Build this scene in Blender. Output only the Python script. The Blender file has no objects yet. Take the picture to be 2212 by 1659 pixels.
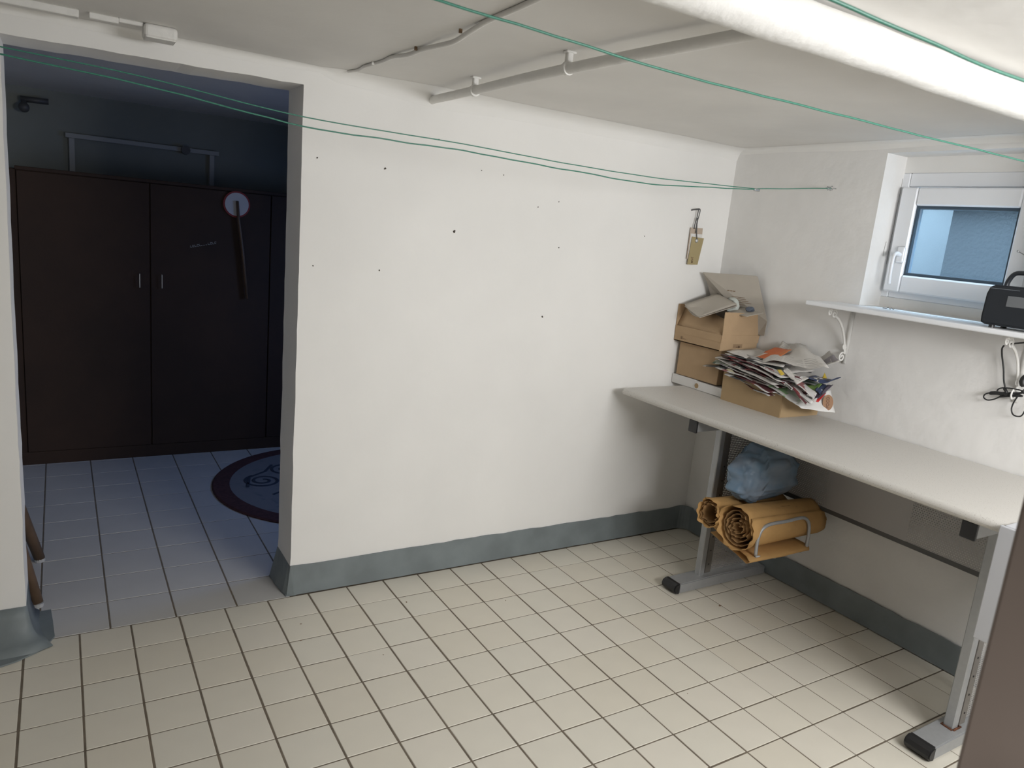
import bpy, bmesh, math, random
from mathutils import Vector, Matrix, noise
sc = bpy.context.scene
COL = sc.collection
PI = math.pi
RND = random.Random(7)

# ------------------------------------------------------------------ camera
F = 1590.976
CAM = Vector((-2.81096, -2.64049, 1.47004))
RR = ((0.85411504, -0.51186085, 0.09211929), (-0.02881997, -0.22343329, -0.97429306), (0.51928499, 0.82950349, -0.20558955))
cd = bpy.data.cameras.new('camera'); cam = bpy.data.objects.new('camera', cd); COL.objects.link(cam)
r, d, f = (Vector(v).normalized() for v in RR)
cam.matrix_world = Matrix(((r.x, -d.x, -f.x, CAM.x), (r.y, -d.y, -f.y, CAM.y), (r.z, -d.z, -f.z, CAM.z), (0, 0, 0, 1)))
cd.sensor_width = 36; cd.sensor_fit = 'HORIZONTAL'; cd.lens = F / 2212 * 36
cd.clip_start = 0.02
cd.dof.use_dof = True; cd.dof.focus_distance = 3.0; cd.dof.aperture_fstop = 9
sc.camera = cam
# ------------------------------------------------------------------ world, lights, exposure
w = bpy.data.worlds.new('world'); sc.world = w; w.use_nodes = True
w.node_tree.nodes['Background'].inputs[0].default_value = (0.50, 0.72, 1.0, 1)
w.node_tree.nodes['Background'].inputs[1].default_value = 1.2
sc.view_settings.view_transform = 'Standard'; sc.view_settings.look = 'None'
sc.view_settings.gamma = 1; sc.view_settings.exposure = 0.08; sc.view_settings.use_curve_mapping = False
def area(name, loc, aim, sx, sy, power, col):
    l = bpy.data.lights.new(name, 'AREA'); l.shape = 'RECTANGLE'; l.size = sx; l.size_y = sy; l.energy = power; l.color = col
    o = bpy.data.objects.new(name, l); COL.objects.link(o); o.location = loc
    o.rotation_euler = (Vector(aim) - Vector(loc)).to_track_quat('-Z', 'Z').to_euler(); return o
# daylight through the second window, in the wall behind the camera
area('daylight_front_window', (-0.98, -3.10, 1.60), (-0.62, 0.0, 1.02), 1.15, 0.36, 36.5, (1.0, 0.99, 0.978))
# added fill light low behind the camera, lifting the dark area under the desk
l_ = area('fill_behind_camera', (-2.42, -3.13, 0.65), (-0.7, -0.4, 0.15), 0.80, 1.0, 7.5, (1.0, 0.975, 0.935)); l_.data.spread = math.radians(130)
# daylight through the window seen over the shelf
area('daylight_light_well', (0.44, -1.10, 2.35), (0.10, -1.05, 1.5), 0.30, 0.5, 46.0, (0.66, 0.82, 1.0))
# weak daylight in the room beyond the doorway
l_ = area('daylight_far_room', (-0.70, 0.55, 1.35), (-2.2, 1.2, 0.5), 0.4, 0.4, 3.6, (0.27, 0.46, 1.0)); l_.data.spread = math.radians(130)

# ------------------------------------------------------------------ helpers
def at(px, py, X=None, Y=None, Z=None):
    v = Vector(((px - 1106) / F, (py - 829.5) / F, 1.0))
    dr = r * v.x + d * v.y + f * v.z
    t = (X - CAM.x) / dr.x if X is not None else (Y - CAM.y) / dr.y if Y is not None else (Z - CAM.z) / dr.z
    return CAM + dr * t
def link(o, parent=None):
    COL.objects.link(o)
    if parent is not None: o.parent = parent
    return o
def tag(o, label=None, cat=None, group=None, kind=None):
    if label: o['label'] = label
    if cat: o['category'] = cat
    if group: o['group'] = group
    if kind: o['kind'] = kind
    return o
def empty(name, loc=(0, 0, 0), rz=0):
    o = bpy.data.objects.new(name, None); o.location = loc; o.rotation_euler = (0, 0, rz); o.empty_display_size = .05
    return link(o)
def obj(name, bm, m=None, parent=None, smooth=False, org=None):
    me = bpy.data.meshes.new(name); bm.normal_update(); bm.to_mesh(me); bm.free()
    if m is not None: me.materials.append(m)
    if smooth:
        for p in me.polygons: p.use_smooth = True
    o = bpy.data.objects.new(name, me); link(o, parent)
    if org is not None:                                   # local origin of the parent sits elsewhere
        o.matrix_parent_inverse = Matrix.Translation(-Vector(org))
    return o
def BM(): return bmesh.new()
def box(bm, a, b, bev=0.0, seg=1, mat=None):
    a = Vector(a); b = Vector(b)
    n = bmesh.ops.create_cube(bm, size=1.0)['verts']
    for v in n:
        v.co = Vector([(a[i] + b[i]) / 2 + v.co[i] * (b[i] - a[i]) for i in range(3)])
        if mat is not None: v.co = mat @ v.co
    if bev > 0:
        es = list({e for v in n for e in v.link_edges})
        bmesh.ops.bevel(bm, geom=es, offset=bev, segments=seg, profile=.5, affect='EDGES')
    return bm
def tube(bm, pts, rad, n=8, cap=True, flat=1.0):
    pts = [Vector(p) for p in pts]; rings = []
    up = Vector((0, 0, 1)); prev = None
    for i, p in enumerate(pts):
        t = (pts[min(i + 1, len(pts) - 1)] - pts[max(i - 1, 0)]).normalized()
        if prev is None:
            s = t.cross(up)
            if s.length < .1: s = t.cross(Vector((1, 0, 0)))
        else: s = prev - t * prev.dot(t)
        s.normalize(); prev = s; q = t.cross(s)
        rr = rad[i] if isinstance(rad, (list, tuple)) else rad
        rings.append([bm.verts.new(p + s * math.cos(2 * PI * k / n) * rr + q * math.sin(2 * PI * k / n) * rr * flat) for k in range(n)])
    for a, b in zip(rings, rings[1:]):
        for k in range(n): bm.faces.new((a[k], a[(k + 1) % n], b[(k + 1) % n], b[k]))
    if cap:
        bm.faces.new(list(reversed(rings[0]))); bm.faces.new(rings[-1])
    return bm
def smoothpts(pts, m=6):
    pts = [Vector(p) for p in pts]; out = []
    P = [pts[0]] + pts + [pts[-1]]
    for i in range(1, len(P) - 2):
        for k in range(m):
            t = k / m; a, b, c, e = P[i - 1], P[i], P[i + 1], P[i + 2]
            out.append(.5 * ((2 * b) + (c - a) * t + (2 * a - 5 * b + 4 * c - e) * t * t + (3 * b - a - 3 * c + e) * t ** 3))
    out.append(pts[-1]); return out
def prism(bm, poly, axis, a, b):
    """poly of 2D points extruded along axis ('x','y','z') from a to b"""
    def P(u, v, w): return {'x': (w, u, v), 'y': (u, w, v), 'z': (u, v, w)}[axis]
    A = [bm.verts.new(P(u, v, a)) for u, v in poly]; B = [bm.verts.new(P(u, v, b)) for u, v in poly]
    n = len(poly)
    bm.faces.new(A); bm.faces.new(list(reversed(B)))
    for i in range(n): bm.faces.new((A[i], B[i], B[(i + 1) % n], A[(i + 1) % n]))
    bmesh.ops.recalc_face_normals(bm, faces=bm.faces); return bm
def loft(bm, top, bot, closed=False):
    A = [bm.verts.new(p) for p in top]; B = [bm.verts.new(p) for p in bot]
    for i in range(len(A) - 1): bm.faces.new((A[i], A[i + 1], B[i + 1], B[i]))
    return A, B
def cyl(bm, c, rad, h, axis='z', n=16, r2=None):
    c = Vector(c); v = {'x': Vector((1, 0, 0)), 'y': Vector((0, 1, 0)), 'z': Vector((0, 0, 1))}[axis]
    return tube(bm, [c, c + v * h], [rad, r2 if r2 is not None else rad], n)

# ------------------------------------------------------------------ materials
def mat(name, col, rough=.6, metal=0., nscale=0, namt=.15, col2=None, bump=0, bscale=60, spec=.5, detail=4, alpha=None, trans=0, coat=0):
    m = bpy.data.materials.new(name); m.use_nodes = True; nt = m.node_tree; b = nt.nodes['Principled BSDF']
    b.inputs['Base Color'].default_value = (*col, 1); b.inputs['Roughness'].default_value = rough; b.inputs['Metallic'].default_value = metal
    b.inputs['Specular IOR Level'].default_value = spec; b.inputs['Coat Weight'].default_value = coat
    if alpha is not None: b.inputs['Alpha'].default_value = alpha
    b.inputs['Transmission Weight'].default_value = trans
    tc = nt.nodes.new('ShaderNodeTexCoord')
    if nscale:
        n = nt.nodes.new('ShaderNodeTexNoise'); n.inputs['Scale'].default_value = nscale; n.inputs['Detail'].default_value = detail
        nt.links.new(tc.outputs['Object'], n.inputs['Vector'])
        cr = nt.nodes.new('ShaderNodeValToRGB'); cr.color_ramp.elements[0].position = .35; cr.color_ramp.elements[1].position = .68
        c2 = col2 if col2 else tuple(c * (1 - namt) for c in col)
        cr.color_ramp.elements[0].color = (*c2, 1); cr.color_ramp.elements[1].color = (*col, 1)
        nt.links.new(n.outputs['Fac'], cr.inputs['Fac']); nt.links.new(cr.outputs['Color'], b.inputs['Base Color'])
    if bump:
        n = nt.nodes.new('ShaderNodeTexNoise'); n.inputs['Scale'].default_value = bscale; n.inputs['Detail'].default_value = 3
        nt.links.new(tc.outputs['Object'], n.inputs['Vector'])
        bp = nt.nodes.new('ShaderNodeBump'); bp.inputs['Strength'].default_value = bump; bp.inputs['Distance'].default_value = .01
        nt.links.new(n.outputs['Fac'], bp.inputs['Height']); nt.links.new(bp.outputs['Normal'], b.inputs['Normal'])
    return m
M = {}
M['wall'] = mat('white_plaster', (.87, .86, .835), .9, nscale=2.2, namt=.05, bump=.14, bscale=14, spec=.15)
M['wall_old'] = mat('rough_white_plaster', (.85, .84, .82), .9, nscale=5, namt=.06, bump=.3, bscale=16, spec=.15)
M['ceil'] = mat('ceiling_plaster', (.80, .785, .755), .92, nscale=3, namt=.06, bump=.25, bscale=12, spec=.1)
M['pipe'] = mat('white_painted_pipe', (.80, .79, .76), .55, nscale=20, namt=.05, bump=.25, bscale=45)
M['greypaint'] = mat('grey_blue_floor_paint', (.215, .248, .258), .5, nscale=7, namt=.22, bump=.12, bscale=30)
M['grout'] = mat('brown_grout', (.19, .155, .115), .9, nscale=18, namt=.3)
M['tile'] = [mat('cream_tile_%d' % i, c, .38, nscale=5, namt=.05, bump=.02, bscale=8, spec=.4) for i, c in enumerate([(.74, .70, .605), (.73, .685, .585), (.75, .71, .62), (.735, .70, .61)])]
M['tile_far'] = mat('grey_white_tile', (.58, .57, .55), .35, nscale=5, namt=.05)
M['wood_dark'] = mat('dark_brown_veneer', (.046, .022, .011), .75, nscale=3, namt=.35, bump=.05, bscale=80)
M['wood_leg'] = mat('brown_wood', (.16, .10, .06), .5, nscale=12, namt=.3)
M['board_brown'] = mat('taupe_door_paint', (.215, .172, .148), .55, nscale=6, namt=.06)
M['lam_side'] = mat('white_melamine', (.72, .73, .74), .45)
M['metal'] = mat('silver_grey_powder_coat', (.40, .41, .42), .45, .3, nscale=60, namt=.06)
M['metal_dark'] = mat('dark_grey_metal', (.10, .10, .10), .5, .3)
M['black'] = mat('black_plastic', (.018, .018, .019), .45, nscale=30, namt=.2)
M['strip'] = mat('brown_grey_steel_strip', (.20, .185, .17), .5, .3)  # one even brown-grey tone for the slotted strips
M['pale'] = mat('pale_grey_sheet_plastic', (.52, .53, .56), .4)
M['rust'] = mat('brown_rust', (.18, .07, .035), .85, nscale=120, namt=.5)
M['card'] = mat('brown_cardboard', (.47, .33, .20), .85, nscale=9, namt=.10, bump=.06, bscale=120, spec=.2)
M['card_dark'] = mat('kraft_cardboard', (.42, .30, .17), .85, nscale=9, namt=.10, spec=.2)
M['card_grey'] = mat('grey_board', (.45, .41, .355), .8, nscale=9, namt=.05, spec=.2)
M['white_card'] = mat('white_card', (.74, .73, .71), .7, nscale=12, namt=.04)
M['kraft'] = mat('kraft_paper', (.56, .335, .135), .8, nscale=7, namt=.18, bump=.35, bscale=22, spec=.2)
M['kraft_in'] = mat('kraft_paper_inner', (.40, .235, .10), .85, nscale=14, namt=.3)
M['plastic_white'] = mat('white_plastic', (.87, .89, .92), .3, spec=.5)
M['gasket'] = mat('dark_window_gasket', (.05, .08, .11), .5)
M['line'] = mat('green_clothesline', (.05, .235, .165), .35, nscale=200, namt=.2)
M['ink'] = mat('black_ink', (.03, .028, .026), .7)
M['inkbrown'] = mat('brown_print', (.20, .125, .07), .8)
M['hole'] = mat('dark_drill_hole', (.06, .05, .04), .9)
M['rail'] = mat('dull_grey_rail', (.42, .42, .40), .8)
M['steel'] = mat('galvanised_steel', (.45, .46, .47), .35, .8)
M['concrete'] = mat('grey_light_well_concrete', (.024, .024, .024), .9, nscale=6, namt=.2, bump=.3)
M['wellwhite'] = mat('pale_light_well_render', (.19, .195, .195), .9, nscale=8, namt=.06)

def speckle(name, base, dark, scale=260):
    m = bpy.data.materials.new(name); m.use_nodes = True; nt = m.node_tree; b = nt.nodes['Principled BSDF']
    tc = nt.nodes.new('ShaderNodeTexCoord'); n = nt.nodes.new('ShaderNodeTexNoise'); n.inputs['Scale'].default_value = scale; n.inputs['Detail'].default_value = 1
    nt.links.new(tc.outputs['Object'], n.inputs['Vector'])
    cr = nt.nodes.new('ShaderNodeValToRGB'); e = cr.color_ramp.elements
    e[0].position = .27; e[0].color = (*dark, 1); e[1].position = .33; e[1].color = (*base, 1)
    x = e.new(.62); x.color = (*base, 1); x = e.new(.70); x.color = tuple(min(1, c * 1.05) for c in base) + (1,)
    nt.links.new(n.outputs['Fac'], cr.inputs['Fac']); nt.links.new(cr.outputs['Color'], b.inputs['Base Color']); b.inputs['Roughness'].default_value = .5
    return m
M['desktop'] = speckle('speckled_grey_laminate', (.58, .56, .525), (.24, .22, .19), 330)

def perforated(name, col, pitch=.0085, rad=.29):
    """sheet metal with a staggered pattern of real see-through holes, mapped by UV in metres"""
    m = bpy.data.materials.new(name); m.use_nodes = True; nt = m.node_tree; b = nt.nodes['Principled BSDF']
    b.inputs['Base Color'].default_value = (*col, 1); b.inputs['Roughness'].default_value = .5; b.inputs['Metallic'].default_value = .2
    N = lambda t, **k: nt.nodes.new(t)
    uv = N('ShaderNodeTexCoord'); sp = N('ShaderNodeSeparateXYZ'); nt.links.new(uv.outputs['UV'], sp.inputs[0])
    def mth(op, a, bb=None):
        n = nt.nodes.new('ShaderNodeMath'); n.operation = op
        for i, x in enumerate((a, bb)):
            if x is None: continue
            if isinstance(x, (int, float)): n.inputs[i].default_value = x
            else: nt.links.new(x, n.inputs[i])
        return n.outputs[0]
    v = mth('DIVIDE', sp.outputs[1], pitch * .866); row = mth('FLOOR', v); odd = mth('MULTIPLY', mth('MODULO', row, 2), .5)
    u = mth('ADD', mth('DIVIDE', sp.outputs[0], pitch), odd)
    fu = mth('SUBTRACT', mth('FRACT', u), .5); fv = mth('SUBTRACT', mth('FRACT', v), .5)
    rr = mth('SQRT', mth('ADD', mth('MULTIPLY', fu, fu), mth('MULTIPLY', fv, fv)))
    nt.links.new(mth('GREATER_THAN', rr, rad), b.inputs['Alpha'])
    return m
M['perf'] = perforated('perforated_grey_sheet', (.40, .39, .385), .0095, .24)
M['sheet'] = mat('plain_grey_sheet', (.40, .39, .385), .5, .2)

def newsprint(name, base=(.60, .575, .54), dark=.42, rows=26, cols=3.0, tint=None):
    m = bpy.data.materials.new(name); m.use_nodes = True; nt = m.node_tree; b = nt.nodes['Principled BSDF']; b.inputs['Roughness'].default_value = .85
    uv = nt.nodes.new('ShaderNodeTexCoord')
    br = nt.nodes.new('ShaderNodeTexBrick'); br.offset = 0; br.inputs['Scale'].default_value = 1
    br.inputs['Brick Width'].default_value = 1 / cols; br.inputs['Row Height'].default_value = 1 / rows; br.inputs['Mortar Size'].default_value = .42 / rows
    br.inputs['Mortar Smooth'].default_value = .1
    g = tuple(c * dark for c in base)
    br.inputs['Color1'].default_value = (*g, 1); br.inputs['Color2'].default_value = tuple(c * 1.25 for c in g) + (1,); br.inputs['Mortar'].default_value = (*base, 1)
    nt.links.new(uv.outputs['UV'], br.inputs['Vector'])
    vo = nt.nodes.new('ShaderNodeTexVoronoi'); vo.distance = 'CHEBYCHEV'; vo.inputs['Scale'].default_value = 2.7; nt.links.new(uv.outputs['UV'], vo.inputs['Vector'])
    cr = nt.nodes.new('ShaderNodeValToRGB'); cr.color_ramp.interpolation = 'CONSTANT'
    e = cr.color_ramp.elements; e[0].color = (1, 1, 1, 1); e[1].position = .62; e[1].color = (0, 0, 0, 1)
    sp = nt.nodes.new('ShaderNodeSeparateColor'); nt.links.new(vo.outputs['Color'], sp.inputs[0]); nt.links.new(sp.outputs[0], cr.inputs['Fac'])
    mx = nt.nodes.new('ShaderNodeMix'); mx.data_type = 'RGBA'
    nt.links.new(cr.outputs['Color'], mx.inputs['Factor']); mx.inputs['A'].default_value = (*(tint if tint else base), 1)
    nt.links.new(br.outputs['Color'], mx.inputs['B']); nt.links.new(mx.outputs['Result'], b.inputs['Base Color'])
    return m
def flyer(name, pal, scale=2.4):
    m = bpy.data.materials.new(name); m.use_nodes = True; nt = m.node_tree; b = nt.nodes['Principled BSDF']; b.inputs['Roughness'].default_value = .4
    uv = nt.nodes.new('ShaderNodeTexCoord'); vo = nt.nodes.new('ShaderNodeTexVoronoi'); vo.distance = 'CHEBYCHEV'; vo.inputs['Scale'].default_value = scale
    nt.links.new(uv.outputs['UV'], vo.inputs['Vector']); sp = nt.nodes.new('ShaderNodeSeparateColor'); nt.links.new(vo.outputs['Color'], sp.inputs[0])
    cr = nt.nodes.new('ShaderNodeValToRGB'); cr.color_ramp.interpolation = 'CONSTANT'; e = cr.color_ramp.elements
    e[0].color = (*pal[0], 1); e[1].position = 1 / len(pal); e[1].color = (*pal[1], 1)
    for i in range(2, len(pal)): x = e.new(i / len(pal)); x.color = (*pal[i], 1)
    nt.links.new(sp.outputs[0], cr.inputs['Fac']); nt.links.new(cr.outputs['Color'], b.inputs['Base Color'])
    return m
M['news'] = newsprint('newsprint')
M['news2'] = newsprint('newsprint_with_photos', tint=(.30, .28, .30), cols=4, rows=30)
M['news_green'] = newsprint('greenish_newsprint', (.42, .45, .38), .35, tint=(.10, .14, .10))
M['orange'] = flyer('orange_flyer_print', [(.52, .13, .04), (.52, .13, .04), (.60, .56, .52), (.52, .16, .05)], 1.6)
W_ = (.58, .57, .55)
M['fly_wine'] = flyer('wine_red_flyer_print', [(.10, .03, .035), W_, (.22, .05, .05), (.05, .03, .04), W_], 2.5)
M['fly_dark'] = flyer('dark_flyer_print', [(.04, .045, .05), (.09, .09, .09), W_, (.03, .05, .035)], 3)
M['fly_green'] = flyer('green_flyer_print', [(.16, .27, .07), (.22, .33, .10), W_, (.16, .27, .07)], 2)
M['fly_navy'] = flyer('navy_flyer_print', [(.02, .035, .09), (.03, .05, .12), (.02, .03, .07)], 2)
M['fly_white'] = flyer('white_flyer_print', [W_, (.62, .6, .58), (.30, .12, .12), (.60, .58, .56), W_, (.62, .61, .6)], 3)
M['fly_pgreen'] = flyer('white_and_pale_green_print', [W_, (.60, .6, .58), (.25, .42, .22), W_, (.60, .6, .58), (.45, .52, .42)], 2.6)
M['fly_yellow'] = mat('yellow_print', (.62, .45, .06), .5)
M['fly_red'] = mat('red_print', (.50, .03, .03), .45)
M['cream'] = mat('cream_paper', (.60, .56, .40), .7)

def text_bm(s, size, mtx, bold=0.0, ext=.0003):
    cu = bpy.data.curves.new('t', 'FONT'); cu.body = s; cu.size = size; cu.extrude = ext; cu.offset = bold; cu.align_x = 'CENTER'; cu.align_y = 'CENTER'
    o = bpy.data.objects.new('t', cu); COL.objects.link(o); bpy.context.view_layer.update()
    me = bpy.data.meshes.new_from_object(o.evaluated_get(bpy.context.evaluated_depsgraph_get()))
    bm = BM(); bm.from_mesh(me); bmesh.ops.transform(bm, matrix=mtx, verts=bm.verts)
    bpy.data.objects.remove(o); bpy.data.curves.remove(cu); bpy.data.meshes.remove(me)
    return bm
def frame(o, x, y):
    x = Vector(x).normalized(); y = Vector(y); y = (y - x * y.dot(x)).normalized(); z = x.cross(y); o = Vector(o)
    return Matrix(((x.x, y.x, z.x, o.x), (x.y, y.y, z.y, o.y), (x.z, y.z, z.z, o.z), (0, 0, 0, 1)))

# ================================================================== SETTING
H = 1.942            # ceiling height
S = 'structure'
def wobble(i, a=.0016): return noise.noise(Vector((i * 1.7, 3.1, 9.2))) * a * 2
# wall with the doorway (outer surface at y = 0)
JL, JR, HEAD, WT = -2.938, -2.084, 1.868, .19
bm = BM(); n = 36
JB, HR = -2.085, 1.878
out = [(JB - .008 * k / n + wobble(k), k / n * HR) for k in range(n)] + [(JB - .008, HR)]
prism(bm, [(0.25, 0), (0.25, H + .1), (JB - .008, H + .1)] + list(reversed(out)), 'y', 0, WT)
outl = [(JL + wobble(k + 90), k / n * HEAD) for k in range(n)] + [(JL, HEAD)]
prism(bm, outl + [(JL, H + .1), (-3.7, H + .1), (-3.7, 0)], 'y', 0, WT)
hd = [(JL + (JR - JL) * k / 20, HEAD + (HR - HEAD) * k / 20 + wobble(k + 300)) for k in range(21)]
hd[0] = (JL, HEAD); hd[-1] = (JB - .008, HR)
prism(bm, hd + [(JB - .008, H + .1), (JL, H + .1)], 'y', 0, WT)
wall_back = obj('wall_back', bm, M['wall']); tag(wall_back, kind=S)
tag(wall_back, 'white plastered wall with an open doorway on its left')
# drill holes and nails in that wall
for (x, z, s) in [(-2.039, 1.647, .004), (-1.789, 1.641, .006), (-1.583, 1.77, .005), (-1.391, 1.681, .003), (-1.29, 1.675, .003), (-1.49, 1.438, .0075),
                  (-1.113, 1.567, .003), (-1.012, 1.598, .003), (-.988, 1.409, .0035), (-2.04, 1.275, .003), (-1.79, 1.272, .004), (-1.037, 1.111, .006), (-.521, 1.492, .003), (-1.49, 1.925, .005)]:
    bm = BM(); N_ = 9; s *= .68
    ring = [(x + math.cos(a) * s * (1 + .35 * math.sin(3 * a + x * 9)), z + math.sin(a) * s * (1 + .3 * math.cos(2 * a + z * 7))) for a in [2 * PI * k / N_ for k in range(N_)]]
    prism(bm, ring, 'y', -.0016, .004)
    obj('drill_hole', bm, M['hole'], wall_back)
# ceiling
bm = BM(); box(bm, (-3.7, -3.3, H), (.0, .0, H + .12)); ceiling = obj('ceiling', bm, M['ceil']); tag(ceiling, 'uneven white ceiling of the cellar room', kind=S)
# coved plaster where ceiling and back wall meet
bm = BM(); N_ = 60
prof = [(0, -.06), (-.008, -.035), (-.02, -.018), (-.045, -.006), (-.08, 0)]
rows = []
for k in range(N_ + 1):
    x = -3.6 + 3.6 * k / N_; s = .9 + .4 * noise.noise(Vector((x * 2.3, 1, 4)))
    if x < JR + .1: s *= .4
    rows.append([bm.verts.new((x, yy * s - .0005, H + zz * s - .0005)) for yy, zz in prof])
for a, b in zip(rows, rows[1:]):
    for j in range(len(prof) - 1): bm.faces.new((a[j], b[j], b[j + 1], a[j + 1]))
tag(obj('trim_1', bm, M['wall'], smooth=True), 'rounded plaster joint between the doorway wall and ceiling', kind=S)
bm = BM(); rows = []
for k in range(41):
    y = -.0 - 3.1 * k / 40; s = .42 + .12 * noise.noise(Vector((y * 2.3, 7, 4)))
    rows.append([bm.verts.new((yy * s - .0005, y, H + zz * s - .0005)) for yy, zz in prof])
for a, b in zip(rows, rows[1:]):
    for j in range(len(prof) - 1): bm.faces.new((a[j], b[j], b[j + 1], a[j + 1]))
tag(obj('trim_2', bm, M['wall'], smooth=True), 'rounded plaster joint between the window wall and ceiling', kind=S)
# window wall (surface at x = 0) with a recess
WY0, WY1, WZ0, WZ1, WX = -.78, -1.42, 1.296, 1.899, .14
bm = BM()
box(bm, (0, WY0, 0), (.25, 0.0, H + .1)); box(bm, (0, -3.3, 0), (.25, WY1, H + .1))
box(bm, (0, WY1, 0), (.25, WY0, WZ0)); box(bm, (0, WY1, WZ1), (.25, WY0, H + .1))
wall_right = obj('wall_right', bm, M['wall_old']); tag(wall_right, 'uneven white wall with a small recessed cellar window', kind=S)
for pts_ in ([(.130, WY0 - .0008, 1.815), (.1305, WY0 - .0008, 1.75), (.128, WY0 - .0008, 1.70), (.131, WY0 - .0008, 1.62), (.129, WY0 - .0008, 1.55), (.131, WY0 - .0008, 1.47)], [(.100, WY0 - .0008, 1.56), (.096, WY0 - .0008, 1.53), (.097, WY0 - .0008, 1.50)]):
    bm = BM(); tube(bm, pts_, .0005, 5); obj('crack', bm, M['hole'], wall_right)
# wall behind the camera with the second window opening, and left wall
bm = BM()
box(bm, (-3.7, -3.35, 0), (-1.62, -3.15, H + .1)); box(bm, (-.27, -3.35, 0), (.0, -3.15, H + .1)); box(bm, (-1.62, -3.35, 0), (-.27, -3.15, 1.38)); box(bm, (-1.62, -3.35, 1.86), (-.27, -3.15, H + .1))
M['dim'] = mat('bounce_cut_plaster', (.34, .32, .29), .95, nscale=3, namt=.1)  # unseen walls toned dark to cut bounced light on the left
tag(obj('wall_front', bm, M['dim']), 'unseen wall behind the camera with a small window opening, darkened to cut bounce', kind=S)
bm = BM(); box(bm, (-3.7, -3.15, 0), (-3.5, 0, H + .1)); tag(obj('wall_left', bm, M['dim']), 'unseen wall on the left side of the room, darkened to cut bounce', kind=S)

# painted grey base of the walls
def band(name, label, top, bot, zt=.122, under=None):
    """top/bot: plan points; sloped painted base"""
    bm = BM(); T = [(x, y, zt + wobble(x * 23 + y * 31 + 5, .0035)) for x, y in top]
    A, B = loft(bm, T, [(x, y, 0.004) for x, y in bot])
    bmesh.ops.recalc_face_normals(bm, faces=bm.faces)
    o = obj(name, bm, M['greypaint'])
    s = o.modifiers.new('s', 'SOLIDIFY'); s.thickness = .006; s.offset = -1
    return tag(o, label, kind=S)
top = [(JR - .004, WT), (JR - .004, .10), (JR - .004, .02), (JR - .002, -.003), (JR + .012, -.005)]
bot = [(JR - .036, WT - .01), (JR - .034, .10), (JR - .024, .02), (JR - .014, -.006), (JR + .012, -.016)]
k = JR + .06
while k < -.09: top.append((k, -.005)); bot.append((k, -.016 + wobble(k * 11, .0015))); k += .05
for q in range(7):
    a = PI / 2 * q / 6; rr = .055
    top.append((-rr - .004 + rr * math.sin(a), -rr - .005 + rr * math.cos(a)))
    rr = .062; bot.append((-rr - .014 + rr * math.sin(a), -rr - .016 + rr * math.cos(a)))
band('baseboard_back', 'grey painted strip along the foot of the doorway wall, rounding the far corner', top, bot)
top = [(-.004, -.06)]; bot = [(-.014, -.078)]; k = -.13
while k > -3.1: top.append((-.005, k)); bot.append((-.015 + wobble(k * 11, .0015), k)); k -= .05
band('baseboard_right', 'grey painted strip along the foot of the window wall', top, bot, .117)
bm = BM(); base = [((-3.5, 0), (0, -1)), ((-3.06, 0), (0, -1)), ((-2.98, 0), (0, -1)), ((JL - .01, 0), (.25, -1)), ((JL, .004), (.72, -.72)), ((JL, .02), (1, -.25)), ((JL, .10), (1, 0)), ((JL, WT), (1, 0))]
G = []
for (bx, by), (nx, ny) in base:
    ln_ = math.hypot(nx, ny); nx /= ln_; ny /= ln_; kk = 1.0 if ny < -.5 else (.45 if ny < -.1 else .3)
    G.append([bm.verts.new((bx + nx * o_ * kk, by + ny * o_ * kk, z_)) for o_, z_ in ((.004, .126), (.012, .085), (.026, .045), (.055, .016), (.10, .0062))])
for a_, b_ in zip(G, G[1:]):
    for j in range(4): bm.faces.new((a_[j], b_[j], b_[j + 1], a_[j + 1]))
bmesh.ops.recalc_face_normals(bm, faces=bm.faces)
o = obj('baseboard_left', bm, M['greypaint'], smooth=True); tag(o, 'grey painted cove at the foot of the wall left of the doorway', kind=S)
sl = o.modifiers.new('s', 'SOLIDIFY'); sl.thickness = .004; sl.offset = -1
bm = BM(); prism(bm, [(-3.5, .0), (-3.5, -.195), (-3.06, -.155), (-2.962, -.122), (-2.896, -.08), (-2.862, -.010), (-2.868, .10), (-2.874, .18), (JL, .18), (JL, 0)], 'z', .001, .006)
tag(obj('trim_3', bm, M['greypaint']), 'grey paint patch on the floor at the left doorway edge', kind=S)
bm = BM(); prism(bm, [(JR - .038, WT - .012), (JR - .018, -.012), (JR + .02, -.014), (JR + .02, WT)], 'z', .001, .0055)
tag(obj('trim_4', bm, M['greypaint']), 'grey paint patch on the floor at the right doorway edge', kind=S)

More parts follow.
